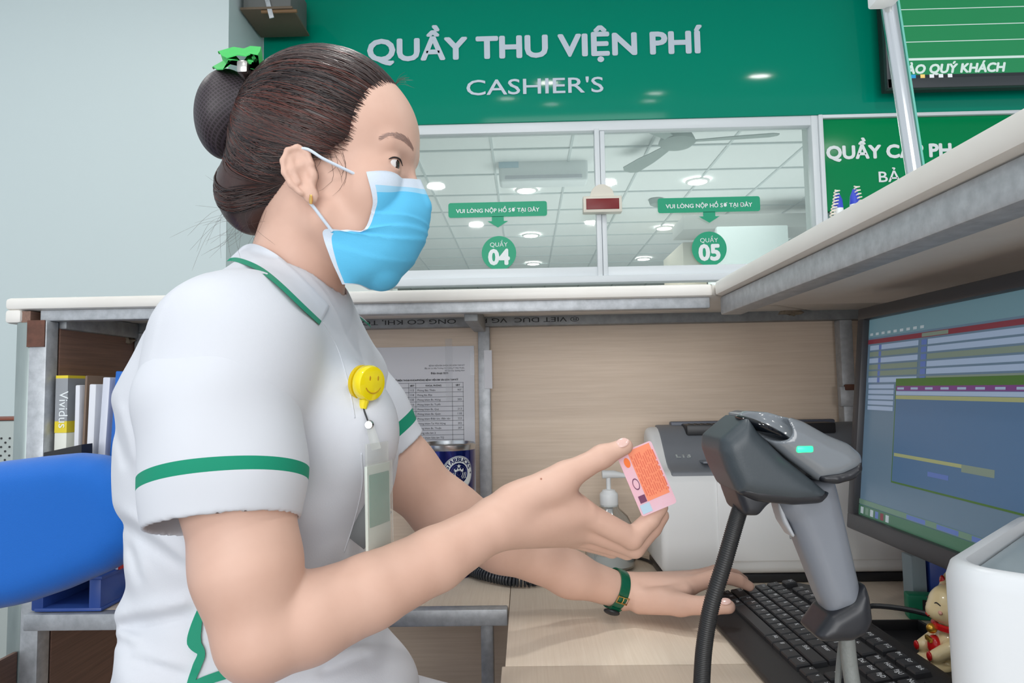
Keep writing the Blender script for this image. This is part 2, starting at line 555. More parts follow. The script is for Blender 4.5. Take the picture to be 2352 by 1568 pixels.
# right green panel under the sign
rp = thing('counter_sign', 'smaller green counter panel with white lettering right of the window', 'sign', (xm + 0.6, WY, zb), world=True)
zp1 = Zat(2000, 275, WY)
zp0 = Zat(1950, 486, WY)
MB().box((xm + FW + 0.8, WY + 0.005, (zp0 + zp1) / 2), (1.6, 0.05, zp1 - zp0), 0.002).build('panel', m_green2, rp)
MB().box((xm + FW + 0.8, WY - 0.012, zp1 + 0.012), (1.6, 0.05, 0.022), 0.002).build('edge_trim', m_alu, rp)
sign_text('QUẦY CẤP PH', 1900, 365, 2185, 361, 29, 'lettering', m_letterw, rp, WY - 0.022, 0.004)
sign_text('BẢ', 2019, 418, 2068, 417, 24, 'lettering', m_letterw, rp, WY - 0.022, 0.001)
MB().box((xm + FW + 0.8, WY + 0.03, (zb + zp0) / 2), (1.6, 0.03, zp0 - zb)).build('backing_panel', mat('grey_glass_panel', (128, 150, 148), 0.25), rp)

# stickers on the glass
def arrow_sticker(pxc, pyc, label, w=230):
    c = P(pxc, pyc, WY - 0.004)
    s = WY / FPX
    t = thing('arrow_sticker', label, 'sticker', tuple(c), group='arrow stickers on the glass')
    M = Matrix.Rotation(rad(90), 4, 'X')
    hw, hh = w / 2 * s, 17.5 * s
    out = [(x, y) for x, y in rrect(2 * hw, 2 * hh, 0.012, 4)]
    MB().prism(out, 0, 0.0015, M).build('banner', m_sticker, t)
    ar = [(-14 * s, -hh + 0.002), (14 * s, -hh + 0.002), (14 * s, -hh - 10 * s), (24 * s, -hh - 10 * s), (0, -hh - 25 * s), (-24 * s, -hh - 10 * s), (-14 * s, -hh - 10 * s)]
    MB().prism(ar[::-1], 0, 0.0015, M).build('arrow', m_sticker, t)
    V, F = text_data('VUI LÒNG NỘP HỒ SƠ TẠI ĐÂY', 1, 0)
    k = 194 / 230 * w * s / (V[:, 0].max() - V[:, 0].min())
    V = (V - [V[:, 0].min(), 0, 0]) * [k, k * 0.94, 1] + [-97 / 230 * w * s, -6.5 * s, 0.0026]
    VV, FF = [V], list(F)
    for q in range(6):
        VV.append(V + [0.0007 * math.cos(q * 1.047), 0.0007 * math.sin(q * 1.047), -1e-4 * (q + 1)])
        FF += [tuple(i + len(V) * (q + 1) for i in f) for f in F]
    raw('lettering', xf(np.vstack(VV), M), FF, m_letterw, t)
arrow_sticker(1143, 481, 'green arrow sticker with white lettering on the left window pane')
arrow_sticker(1628, 470, 'green arrow sticker with white lettering on the right window pane', 236)
def disc_sticker(pxc, pyc, num):
    c = P(pxc, pyc, WY - 0.004)
    s = WY / FPX
    t = thing('disc_sticker', 'round green sticker reading %s on the %s window pane' % (num, 'left' if num == '04' else 'right'), 'sticker', tuple(c), group='round counter number stickers')
    M = Matrix.Rotation(rad(90), 4, 'X')
    MB().prism([(40 * s * math.cos(a), 40 * s * math.sin(a)) for a in np.linspace(0, 2 * math.pi, 48, endpoint=False)], 0, 0.0015, M).build('disc', m_sticker, t)
    V, F = text_data(num, 1, 0)
    k = 46 * s / (V[:, 0].max() - V[:, 0].min())
    V = (V - [(V[:, 0].max() + V[:, 0].min()) / 2, 0, 0]) * [k, k * 1.0, 1] + [0, -26 * s, 0.0024]
    VV, FF = [V], list(F)
    for q in range(8):
        VV.append(V + [0.005 * math.cos(q * .785), 0.005 * math.sin(q * .785), -5e-5 * (q + 1)])
        FF += [tuple(i + len(V) * (q + 1) for i in f) for f in F]
    raw('number', xf(np.vstack(VV), M), FF, m_letterw, t)
    V, F = text_data('QUẦY', 1, 0)
    k = 41 * s / (V[:, 0].max() - V[:, 0].min())
    V = (V - [(V[:, 0].max() + V[:, 0].min()) / 2, 0, 0]) * [k, k * .95, 1] + [0, 15 * s, 0.0024]
    raw('lettering', xf(V, M), F, m_letterw, t)
disc_sticker(1146, 581, '04')
disc_sticker(1629, 571, '05')

# LED counter display on the mullion
c = P(1383, 471, WY - 0.06)
s = (WY - 0.06) / FPX
ld = thing('led_display', 'small beige counter display with red dot matrix on the window mullion', 'display', tuple(c))
m_beige = mat('beige_plastic', (226, 220, 206), 0.5)
MB().box((0, 0, 0), (90 * s, 0.05, 39 * s), 0.006).build('housing', m_beige, ld)
MB().box((0, -0.026, 0), (76 * s, 0.004, 25 * s), 0.001).build('dot_matrix', mat('led_red', (150, 22, 28), 0.4, var=(900, 0.1, (90, 10, 14))), ld)
M = Matrix.Rotation(rad(90), 4, 'X')
MB().prism([(28 * s * math.cos(a), 18 * s + 30 * s * math.sin(a)) for a in np.linspace(0, math.pi, 20)], -0.006, 0.012, M).build('bracket', m_beige, ld)

# television on the wall
tv = thing('television', 'wall television with a green queue screen at the top right', 'television', tuple(P(2400, 203, WY - 0.12)), world=True)
ty = WY - 0.16
x0 = Xat(2031, 120, ty); z0 = Zat(2200, 202, ty)
x1, z1 = x0 + 1.25, z0 + 0.72
m_bez = mat('tv_bezel', (62, 66, 70), 0.35)
MB().box(((x0 + x1) / 2, ty + 0.03, (z0 + z1) / 2), (x1 - x0, 0.05, z1 - z0), 0.008).build('casing', m_black, tv)
bw = 0.022
for nm, a0, a1, c0, c1 in (('bezel', x0, x1, z0, z0 + 0.05), ('bezel', x0, x1, z1 - bw, z1), ('bezel', x0, x0 + bw, z0, z1), ('bezel', x1 - bw, x1, z0, z1)):
    MB().box(((a0 + a1) / 2, ty + 0.0, (c0 + c1) / 2), (a1 - a0, 0.03, c1 - c0), 0.004).build('bezel', m_bez, tv)
def scr(name, col, e=0.9): return mat(name, col, 0.25, emit=e)
S = MB()
ms = [scr('tv_screen_green', (28, 118, 72), 0.55), scr('tv_line', (190, 205, 200), 0.5), scr('tv_taskbar', (40, 44, 48), 0.25), scr('tv_icon_blue', (40, 140, 190), 0.5), scr('tv_icon_yellow', (225, 190, 110), 0.5), scr('tv_icon_white', (215, 215, 220), 0.5)]
sy = ty + 0.004
def srect(a0, a1, c0, c1, mi, dy=0.0):
    S.mi = mi
    S.poly([(a0, sy - dy, c0), (a1, sy - dy, c0), (a1, sy - dy, c1), (a0, sy - dy, c1)])
srect(x0 + bw, x1 - bw, z0 + 0.05, z1 - bw, 0)
k = ty / FPX
zz = lambda py: Zat(2200, py, ty)
srect(x0 + bw, x1 - bw, z0 + 0.045, zz(169), 2, 0.001)
for py in (133, 93, 56, 18, -20, -60, -100):
    t_ = 0.006 if py == 133 else 0.002
    srect(x0 + bw, x1 - bw, zz(py) - t_, zz(py) + t_, 1, 0.001)
for i, mi in enumerate((5, 5, 3, 4, 5, 5, 5)):
    xx = Xat(2052 + i * 21, 180, ty)
    srect(xx, xx + 0.022, z0 + 0.052, z0 + 0.074, mi, 0.002)
S.build('screen', ms, tv, smooth=False, fixn=False)
V, F = text_data('CHÀO QUÝ KHÁCH', 1, 0, shear=0.22)
w = 270 * k
kk = w / (V[:, 0].max() - V[:, 0].min())
V = (V - [V[:, 0].min(), 0, 0]) * kk
VV, FF = [V], list(F)
for q in range(6):
    VV.append(V + [0.003 * math.cos(q * 1.047), 0.003 * math.sin(q * 1.047), -1e-4 * (q + 1)])
    FF += [tuple(i + len(V) * (q + 1) for i in f) for f in F]
raw('screen_lettering', xf(np.vstack(VV), frame(P(2042, 170, sy - 0.003), (1, 0, 0), (0, 0, 1))), FF, ms[1], tv)
MB().box(((x0 + x1) / 2, WY - 0.082, (z0 + z1) / 2), (0.4, 0.07, 0.3), 0.005).build('wall_bracket', m_black, tv)

# cable box with strap at the top of the wall corner
t = thing('cable_box', 'grey metal box with strap hanging at the top of the wall corner', 'box', tuple(P(615, 30, WY - 0.3)), world=True)
by = WY - 0.35
a = P(558, 8, by); e = P(668, 8, by)
MB().box(((a.x + e.x) / 2, by + 0.12, a.z + 0.05), (e.x - a.x, 0.24, 0.17), 0.006).build('casing', mat('box_grey', (96, 98, 96), 0.6), t)
MB().box(((a.x + e.x) / 2, by + 0.12, a.z - 0.03), (e.x - a.x + 0.02, 0.26, 0.012), 0.002).build('base_plate', mat('box_brown', (104, 90, 74), 0.7), t)
st = P(618, 18, by - 0.01)
MB().box((st.x, by - 0.006, st.z + 0.0), (0.022, 0.006, 0.10), 0.001, Matrix.Translation(st) @ Matrix.Rotation(rad(-14), 4, 'Y') @ Matrix.Translation(-st)).build('strap', m_galv, t)
MB().tube([(e.x - 0.14, by + 0.0, a.z - 0.045), (e.x + 0.03, by, a.z - 0.045)], 0.008, 8).build('rod', mat('wood_rod', (120, 92, 62), 0.7), t)
MB().box(((a.x + e.x) / 2, (by + 0.24 + WY - 0.046) / 2, a.z + 0.06), (0.06, WY - 0.05 - by - 0.238, 0.06), 0.004).build('wall_arm', m_galvd, t)
# ================================================================== the counter
XL = Xat(105, 850, D1)            # inner face of the left end panel
XI = Xat(1640, 678, D1)           # inner edge of the right-hand ledge
XO = 0.74                         # outer panel of the right-hand wing
XD = G(1172, 1372).x              # left edge of the right-hand desk
xl0 = Xat(10, 700, D1)
# ledges (two slabs, mitred at the corner)
def slab(name, pts, z0, z1, m, bev=0.004, **kw):
    b = MB()
    b.prism(pts, z0, z1)
    bmesh.ops.recalc_face_normals(b.bm, faces=b.bm.faces)
    if bev: bmesh.ops.bevel(b.bm, geom=list(b.bm.edges), offset=bev, segments=2, profile=0.5, affect='EDGES')
    return b.build(name, m, **kw)
LB = D2 + 0.12
XR = XI + 0.55
slab('ledge_slab', [(xl0, D1), (XI - 0.0008, D1), (XI + 0.0, D1 + 0.001), (XI + LB - D1, LB), (xl0, LB)], LZ0, LZ1, m_ledge, 0.006,
     label='cream counter ledge slab running along the back behind the woman', cat='ledge')
lr = slab('ledge_slab', [(XI + 0.001, D1 - 0.001), (XI + 0.001, -0.25), (XR, -0.25), (XR, LB), (XI + LB - D1 + 0.001, LB)], LZ0, LZ1 + 0.004, m_ledge, 0.006,
     label='cream counter ledge slab coming toward the viewer on the right', cat='ledge')
# end lip of the back ledge
MB().box((xl0 + 0.014, D1 + 0.15, LZ0 - 0.011), (0.028, 0.30, 0.024), 0.006).build('end_lip', m_ledge, bpy.data.objects['ledge_slab'])
# unpainted underside board of the right ledge
MB().box(((XI + 0.05 + XO) / 2, (D1 - 0.3) / 2 + 0.13, LZ0 - 0.004), (XO - XI - 0.05, D1 + 0.2, 0.007)).build('underside_board', m_under, lr)

fr = thing('service_counter', 'service counter of galvanised steel tubes and wood-grain panels', 'counter', (0, D2 - 0.02, 0), world=True)
def tubebox(a, c, w, h, name, m=m_galv, parent=None, bev=0.0025):
    """square tube between two points (axis aligned)"""
    a, c = Vector(a), Vector(c)
    d = c - a
    if abs(d.x) > 0.01: size = (abs(d.x), w, h)
    elif abs(d.y) > 0.01: size = (w, abs(d.y), h)
    else: size = (w, h, abs(d.z))
    return MB().box((a + c) / 2, size, bev).build(name, m, fr if parent is None else parent)
zt0 = Zat(1000, 718, D1)
TH = LZ0 - zt0
tubebox((XL - 0.02, D1 + 0.022, LZ0 - TH / 2), (XI - 0.004, D1 + 0.022, LZ0 - TH / 2), 0.024, TH, 'front_tube')
zb1, zb0 = Zat(1000, 722, D2 - 0.03), Zat(1000, 752, D2 - 0.03)
tubebox((XL, D2 - 0.018, (zb0 + zb1) / 2), (XO - 0.03, D2 - 0.018, (zb0 + zb1) / 2), 0.03, zb1 - zb0, 'back_tube', m_galvd)
xp = Xat(1113, 900, D2 - 0.03)
tubebox((xp, D2 - 0.018, zb0), (xp, D2 - 0.018, DY), 0.024, 0.024, 'post')
tubebox((xp - 0.008, D1 + 0.035, LZ0 - 0.016), (xp - 0.008, D2 - 0.034, LZ0 - 0.016), 0.024, 0.03, 'cross_tube', m_galvd)
# left end: front post, back post
tubebox((XL - 0.016, D1 + 0.016, LZ0 - TH), (XL - 0.016, D1 + 0.016, 0), 0.03, 0.03, 'post')
tubebox((XL + 0.014, D2 - 0.02, zb0), (XL + 0.014, D2 - 0.02, DY), 0.026, 0.03, 'post', m_galv)
tubebox((XL + 0.0, D1 + 0.034, LZ0 - 0.016), (XL + 0.0, D2 - 0.034, LZ0 - 0.016), 0.02, 0.03, 'cross_tube', m_galvd)
b = MB().box((XL - 0.018, D1 - 0.0005, LZ0 - TH - 0.022), (0.030, 0.002, 0.045)).build('rust_patch', m_rust, fr, label='rust-red primer patch')
# right end: post with rusty clamp, tubes under the right ledge
xp2 = Xat(1947, 850, D2 - 0.03)
tubebox((xp2, D2 - 0.02, zb0), (xp2, D2 - 0.02, DY), 0.026, 0.026, 'post')
zc = Zat(1945, 910, D2 - 0.04)
MB().box((xp2 - 0.004, D2 - 0.034, zc), (0.034, 0.012, 0.04), 0.002).build('clamp', m_galv, fr)
MB().box((xp2 - 0.002, D2 - 0.039, zc + 0.018), (0.02, 0.006, 0.012), 0.002).build('rust_patch', m_rust, fr, label='rusty clamp edge')
tubebox((XI + 0.03, D1 + 0.01, LZ0 - 0.016), (XI + 0.03, -0.2, LZ0 - 0.016), 0.035, 0.030, 'front_tube', m_galv)
tubebox((XO - 0.04, D2 - 0.04, LZ0 - 0.028), (XO - 0.04, -0.2, LZ0 - 0.028), 0.03, 0.05, 'side_tube', m_galvd)
for px in (2057, 2090):
    q = P(px, 690, 1.22)
    MB().tube([(q.x, 1.22, LZ0 - 0.006), (q.x + (0.0 if px < 2070 else -0.015), 1.22, 1.10)], 0.0035, 8).build('hanger_rod', m_galvd if px < 2070 else m_alu, fr)
# blobs of dried foam glue at the joints
def glue(c, r, seed):
    b = MB().ell(c, r, None, 16, 10)
    rr = random.Random(seed)
    for v in b.bm.verts:
        v.co = Vector(c) + (v.co - Vector(c)) * (1 + rr.uniform(-0.28, 0.3))
    return b.build('glue_blob', m_glue, fr)
glue((Xat(250, 740, 1.37), 1.375, LZ0 - 0.035), (0.045, 0.03, 0.018), 1)
glue((Xat(1812, 716, 1.39), 1.395, zb1 - 0.006), (0.03, 0.018, 0.012), 2)
glue((Xat(2325, 622, 0.95), 0.93, LZ0 - 0.028), (0.022, 0.02, 0.018), 3)
# print along the back tube, upside down
V, F = text_data('® VIET DUC  VG PIPE   ONG CO KHI, TON', 1, 0)
a = P(1330, 727, D2 - 0.034); c2 = P(810, 733, D2 - 0.034)
k = (a - c2).length / (V[:, 0].max() - V[:, 0].min())
V = (V - [V[:, 0].min(), 0, 0]) * [k, k * 0.55, 1]
M = frame((a.x, D2 - 0.0335, a.z), (-1, 0, 0), (0, 0, -1))
raw('tube_print', xf(V, M), F, mat('ink_black', (40, 42, 44), 0.7), fr)

# panels
pn = MB().box(((XL + XO) / 2, D2 + 0.009, LZ0 / 2), (XO - XL, 0.018, LZ0 - 0.002))
pn.build('back_panel', m_lam, fr, smooth=False, label='beige wood-grain back panel')
MB().box((XL - 0.0415, (D1 + D2) / 2 + 0.02, LZ0 / 2), (0.018, D2 - D1 + 0.03, LZ0 - 0.004)).build('end_panel', m_lamd, fr, smooth=False, label='dark brown end panel')
ep = bpy.data.objects['end_panel']
MB().box((XL - 0.002, (D1 + 0.034 + D2) / 2, LZ0 / 2), (0.003, D2 - D1 - 0.035, LZ0 - 0.05)).build('inner_board', m_lamd, ep, smooth=False)
MB().box((XL - 0.036, D1 - 0.15, 0.34), (0.006, 0.30, 0.68)).build('kick_board', m_lamd, ep, smooth=False)
# pale metal outer edge of the end panel
MB().box((Xat(47, 880, D1) , D1 + 0.012, (LZ0 - TH) / 2), (0.024, 0.02, LZ0 - TH - 0.004), 0.003).build('edge_strip', mat('end_edge_metal', (158, 170, 168), 0.35, metal=0.4, var=(6, 0.2, (120, 132, 132)), stretch=(4, 4, 0.6)), ep)
MB().box((XO + 0.009, (D2 - 0.2) / 2, LZ0 / 2), (0.018, D2 + 0.236, LZ0 - 0.002)).build('outer_panel', mat('brown_laminate_right', (168, 138, 118), 0.5, var=(6, 0.1, (138, 110, 92)), stretch=(60, 1.2, 40)), fr, smooth=False, label='brown wood-grain outer panel')

# desks
YS = G(1400, 1527).y
dk = slab('worktop', [(XL + 0.002, D1 - 0.012), (XD - 0.001, D1 - 0.012), (XD - 0.001, D2 - 0.001), (XL + 0.002, D2 - 0.001)], DY - 0.018, DY, m_desk, 0.001,
     label='narrow beige laminate desk top behind the woman under the back ledge', cat='desk')
tubebox((XL, D1 - 0.024, DY - 0.0132), (XD - 0.003, D1 - 0.024, DY - 0.0132), 0.022, 0.026, 'edge_tube', m_galv, dk)
slab('worktop', [(XD, YS + 0.0008), (XO - 0.001, YS + 0.0008), (XO - 0.001, D2 - 0.001), (XD, D2 - 0.001)], DY - 0.018, DY, m_desk, 0.0008,
     label='beige laminate desk top under the keyboard and white printer', cat='desk')
slab('worktop', [(XD - 0.004, -0.2), (XO - 0.001, -0.2), (XO - 0.001, YS - 0.0008), (XD - 0.004, YS - 0.0008)], DY - 0.018, DY, m_desk, 0.0008,
     label='front beige laminate desk leaf at the lower edge, nearest the viewer', cat='desk')
xq = Xat(1120, 1480, 1.22)
tubebox((xq, 1.22, DY - 0.02), (xq, 1.22, 0), 0.022, 0.022, 'leg', m_galv)
tubebox((XD + 0.04, 0.3, DY - 0.02), (XD + 0.04, 0.3, 0), 0.03, 0.03, 'leg', m_galv)

# steel pole with bracket standing on the right ledge
pb = P(2104, 430, 0.98); ptop = P(2036, -20, 0.98)
dirp = (ptop - pb).normalized()
base = pb + dirp * ((LZ1 + 0.004 - pb.z) / dirp.z)
top = pb + dirp * ((2.1 - pb.z) / dirp.z)
t = thing('steel_pole', 'slanting polished steel pole standing on the right counter ledge', 'pole', tuple(base), world=True)
m_chrome = mat('polished_steel', (215, 218, 220), 0.12, metal=1.0)
MB().tube([base, top], 0.0105, 20).build('tube', m_chrome, t)
MB().lathe([(0.028, 0), (0.028, 0.006), (0.014, 0.012), (0.0115, 0.02)], 24, Matrix.Translation(base)).build('flange', m_chrome, t)
w = P(2018, 6, 0.97)
MB().box((w.x + 0.005, 0.965, w.z + 0.02), (0.034, 0.03, 0.052), 0.004).build('bracket', m_white, t)
# glass shield strip held by the pole
gs = [base + Vector((0.0125, 0.004, 0.01)), base + Vector((0.0155, 0.004, 0.01)), top + Vector((0.0155, 0.004, 0)), top + Vector((0.0125, 0.004, 0))]
MB().rings([[p + Vector((0, dy, 0)) for p in gs] for dy in (-0.006, 0.006)]).build('glass_edge', mat('glass_edge_teal', (120, 205, 190), 0.15, trans=0.3), t)

# pen stand with two corded pens on the ledge
q = P(1942, 470, 1.12)
ps = thing('pen_stand', 'white counter pen stand with two blue-tipped pens and coiled cords', 'pen holder', (q.x, 1.12, LZ1 + 0.004), group=None)
MB().lathe([(0.03, 0), (0.03, 0.012), (0.022, 0.018), (0.018, 0.05), (0.018, 0.06)], 20).build('base', m_white, ps)
m_blue = mat('pen_blue', (48, 70, 190), 0.4)
hz = Zat(1942, 440, 1.12) - LZ1
for sx, lean, hh in ((-0.008, -0.004, hz - 0.006), (0.009, 0.006, hz)):
    pen = MB().tube([(sx, 0, 0.02), (sx + lean, 0, hh - 0.025)], 0.0075, 12).build('pen', m_white, ps)
    MB().tube([(sx + lean, 0, hh - 0.026), (sx + lean * 1.1, 0, hh - 0.012), (sx + lean * 1.2, 0, hh)], [0.0078, 0.007, 0.003], 12).build('tip_cap', m_blue, pen)
    s_ = -1 if sx < 0 else 1
    pts = []
    for i in range(150):
        u = i / 149
        cx = sx + s_ * (0.002 + 0.016 * math.sin(u * math.pi)); cz = 0.03 + (hh + 0.004 - 0.03) * u
        if u > 0.8: cx = sx + s_ * (0.002 + 0.016 * math.sin(0.8 * math.pi)) - s_ * (u - 0.8) * 0.02
        pts.append((cx + 0.004 * math.cos(i * 0.9), 0.004 * math.sin(i * 0.9) - 0.006, cz))
    MB().tube(pts, 0.0012, 5).build('coil_cord', m_beige, ps)

# perforated grey cabinet corner seen past the left end
t = thing('speaker_box', 'grey perforated metal box with a red-brown top edge at the far left', 'box', tuple(P(0, 1100, 1.9)), world=True)
a = P(-160, 968, 1.9); e = P(36, 1100, 1.9)
MB().box(((a.x + e.x) / 2, 2.0, (a.z) / 2), (e.x - a.x, 0.2, a.z), 0.008).build('casing', mat('box_greygreen', (168, 178, 176), 0.5), t)
MB().box(((a.x + e.x) / 2, 2.0, a.z + 0.003), (e.x - a.x, 0.2, 0.006), 0.001).build('edge_trim', mat('redbrown', (128, 70, 52), 0.6), t)
h = MB()
for i in range(9):
    for j in range(14):
        if (i + j) % 2: continue
        hx, hz_ = e.x - 0.02 - i * 0.012, a.z - 0.05 - j * 0.012
        h.prism([(hx + 0.0032 * math.cos(q_), hz_ + 0.0032 * math.sin(q_)) for q_ in np.linspace(0, 6.283, 7)[:-1]], 0, 0.001, Matrix(((1, 0, 0, 0), (0, 0, -1, 1.8995), (0, 1, 0, 0), (0, 0, 0, 1))))
h.build('perforation', m_black, t, smooth=False)
# ================================================================== smooth solids (sampled distance fields -> one mesh)
def smin(a, b, k):
    if k <= 0: return np.minimum(a, b)
    h = np.clip(0.5 + 0.5 * (b - a) / k, 0, 1)
    return b + (a - b) * h - k * h * (1 - h)


def smax(a, b, k):
    return -smin(-a, -b, k)


class Field:
    """list of primitives: (op, k, centre, bound radius, function)"""
    def __init__(s): s.p = []

    def add(s, f, c, R, k=0.01, op='add'):
        s.p.append((op, k, np.array(c, float), R, f))
        return s

    def cone(s, a, b, ra, rb, k=0.01, op='add'):
        a, b = np.array(a, float), np.array(b, float)
        ba = b - a
        l2 = ba @ ba
        rr = ra - rb
        a2 = l2 - rr * rr
        il2 = 1 / l2

        def f(X):
            pa = X - a
            y = pa @ ba
            z = y - l2
            q = pa * l2 - y[:, None] * ba
            x2 = (q * q).sum(1)
            y2 = y * y * l2
            z2 = z * z * l2
            kk = np.sign(rr) * rr * rr * x2
            d = (np.sqrt(np.maximum(x2 * a2 * il2, 0)) + y * rr) * il2 - ra
            c1 = np.sign(z) * a2 * z2 > kk
            c2 = np.sign(y) * a2 * y2 < kk
            d = np.where(c2, np.sqrt(x2 + y2) * il2 - ra, d)
            d = np.where(c1, np.sqrt(x2 + z2) * il2 - rb, d)
            return d
        return s.add(f, (a + b) / 2, np.sqrt(l2) / 2 + max(ra, rb), k, op)

    def chain(s, pts, rs, k=0.008, op='add'):
        for i in range(len(pts) - 1): s.cone(pts[i], pts[i + 1], rs[i], rs[i + 1], k, op)
        return s

    def ell(s, c, r, k=0.01, op='add', M=None):
        c = np.array(c, float)
        r = np.array(r, float)
        A = np.array(M)[:3, :3] if M is not None else None

        def f(X):
            q = X - c
            if A is not None: q = q @ A
            k0 = np.sqrt(((q / r) ** 2).sum(1)) + 1e-9
            k1 = np.sqrt(((q / (r * r)) ** 2).sum(1)) + 1e-9
            return np.where(k0 < 0.3, (k0 - 1) * r.min(), k0 * (k0 - 1) / k1)
        return s.add(f, c, r.max(), k, op)

    def box(s, c, h, r, k=0.01, op='add', M=None):
        c = np.array(c, float)
        h = np.array(h, float)
        A = np.array(M)[:3, :3] if M is not None else None

        def f(X):
            q = X - c
            if A is not None: q = q @ A
            w = np.abs(q) - h + r
            return np.sqrt((np.maximum(w, 0) ** 2).sum(1)) + np.minimum(w.max(1), 0) - r
        return s.add(f, c, np.linalg.norm(h), k, op)

    def half(s, p, n, k=0.004, op='int'):
        """keep the side where (x-p).n < 0"""
        p = np.array(p, float)
        n = np.array(n, float)
        n /= np.linalg.norm(n)
        return s.add(lambda X: (X - p) @ n, p, 1e6, k, op)

    def extrude(s, outline, hy, r, k=0.0, op='add', M=None):
        """2-D outline (local XY) extruded +-hy along local Z, edges rounded by r; M local->world"""
        pg = np.array(outline, float)
        Mi = np.array(M.inverted()) if M is not None else np.eye(4)
        c = np.append(pg.mean(0), 0)
        R = np.sqrt(((pg - c[:2]) ** 2).sum(1)).max() + hy
        if M is not None: c = np.array(M @ Vector(c))

        def f(X):
            q = X @ Mi[:3, :3].T + Mi[:3, 3]
            p = q[:, :2]
            d = np.full(len(p), 1e9)
            sgn = np.ones(len(p))
            n = len(pg)
            for i in range(n):
                a, b = pg[i], pg[i - 1]
                e = b - a
                w = p - a
                t = np.clip((w @ e) / (e @ e), 0, 1)
                bb = w - t[:, None] * e
                d = np.minimum(d, (bb * bb).sum(1))
                c1 = p[:, 1] >= a[1]
                c2 = p[:, 1] < b[1]
                c3 = e[0] * w[:, 1] > e[1] * w[:, 0]
                flip = (c1 & c2 & c3) | (~c1 & ~c2 & ~c3)
                sgn = np.where(flip, -sgn, sgn)
            d2 = sgn * np.sqrt(d) + r
            w2 = np.abs(q[:, 2]) - hy + r
            return np.sqrt(np.maximum(d2, 0) ** 2 + np.maximum(w2, 0) ** 2) + np.minimum(np.maximum(d2, w2), 0) - r
        return s.add(f, c, R, k, op)

    def eval(s, X, c=None, R=None):
        d = np.full(len(X), 0.5)
        if c is not None:
            if getattr(s, '_n', 0) != len(s.p):
                s._n = len(s.p)
                s._c = np.array([q[2] for q in s.p])
                s._r = np.array([q[3] + q[1] + 0.004 for q in s.p])
            use = np.nonzero(((s._c - c) ** 2).sum(1) < (s._r + R) ** 2)[0]
            pr = [s.p[i] for i in use]
        else:
            pr = s.p
        for op, k, pc, _, f in pr:
            v = f(X)
            if op == 'add': d = smin(d, v, k)
            elif op == 'sub': d = smax(d, -v, k)
            elif op == 'disp': d = d + v
            else: d = smax(d, v, k)
        return d

    def bounds(s):
        lo = np.min([c - r for op, k, c, r, f in s.p if op == 'add'], 0)
        hi = np.max([c + r for op, k, c, r, f in s.p if op == 'add'], 0)
        return lo - 0.01, hi + 0.01

    def mesh(s, h, clip=None):
        """surface nets over the blocks that the surface crosses"""
        lo, hi = s.bounds()
        if clip is not None:
            lo, hi = np.maximum(lo, clip[0]), np.minimum(hi, clip[1])
        B = 14
        nb = np.ceil((hi - lo) / (h * B)).astype(int)
        I = np.stack(np.meshgrid(*[np.arange(n) for n in nb], indexing='ij'), -1).reshape(-1, 3)
        C = lo + (I + 0.5) * h * B
        Rb = h * B * 0.5 * math.sqrt(3)
        dc = np.concatenate([s.eval(C[i:i + 20000]) for i in range(0, len(C), 20000)])
        act = np.abs(dc) < Rb * 1.25 + 0.003
        I, C = I[act], C[act]
        g = np.stack(np.meshgrid(*[np.arange(B + 1)] * 3, indexing='ij'), -1).reshape(-1, 3)
        NN = (nb * B + 2).astype(np.int64)
        key = lambda ijk: (ijk[..., 0] * NN[1] + ijk[..., 1]) * NN[2] + ijk[..., 2]
        VK, VP, QK = [], [], []
        edges = [((0, 0, 0), (1, 0, 0)), ((0, 1, 0), (1, 1, 0)), ((0, 0, 1), (1, 0, 1)), ((0, 1, 1), (1, 1, 1)),
                 ((0, 0, 0), (0, 1, 0)), ((1, 0, 0), (1, 1, 0)), ((0, 0, 1), (0, 1, 1)), ((1, 0, 1), (1, 1, 1)),
                 ((0, 0, 0), (0, 0, 1)), ((1, 0, 0), (1, 0, 1)), ((0, 1, 0), (0, 1, 1)), ((1, 1, 0), (1, 1, 1))]
        for ib, cb in zip(I, C):
            X = lo + (ib * B + g) * h
            D = s.eval(X, cb, Rb).reshape(B + 1, B + 1, B + 1)
            neg = D < 0
            if neg.all() or not neg.any(): continue
            cnt = np.zeros((B, B, B))
            acc = np.zeros((B, B, B, 3))
            for e0, e1 in edges:
                a = D[e0[0]:e0[0] + B, e0[1]:e0[1] + B, e0[2]:e0[2] + B]
                b = D[e1[0]:e1[0] + B, e1[1]:e1[1] + B, e1[2]:e1[2] + B]
                cr = (a < 0) != (b < 0)
                t = np.where(cr, a / np.where(cr, a - b, 1), 0)
                for ax in range(3):
                    acc[..., ax] += np.where(cr, e0[ax] + t * (e1[ax] - e0[ax]), 0)
                cnt += cr
            cell = np.argwhere(cnt > 0)
            gi = ib * B + cell
            VK.append(key(gi))
            VP.append(lo + (gi + acc[cnt > 0] / cnt[cnt > 0][:, None]) * h)
            for ax in range(3):
                sl0 = [slice(0, B)] * 3
                sl1 = [slice(0, B)] * 3
                sl1[ax] = slice(1, B + 1)
                a, b = neg[tuple(sl0)], neg[tuple(sl1)]
                for flip, m in ((0, a & ~b), (1, ~a & b)):
                    e = ib * B + np.argwhere(m)
                    if not len(e): continue
                    u, v = np.zeros(3, int), np.zeros(3, int)
                    u[(ax + 1) % 3] = 1
                    v[(ax + 2) % 3] = 1
                    q = np.stack([key(e - u - v), key(e - v), key(e), key(e - u)], 1)
                    QK.append(q[:, ::-1] if flip else q)
        VK = np.concatenate(VK)
        VP = np.concatenate(VP)
        QK = np.concatenate(QK)
        o = np.argsort(VK)
        VK, VP = VK[o], VP[o]
        ix = np.clip(np.searchsorted(VK, QK), 0, len(VK) - 1)
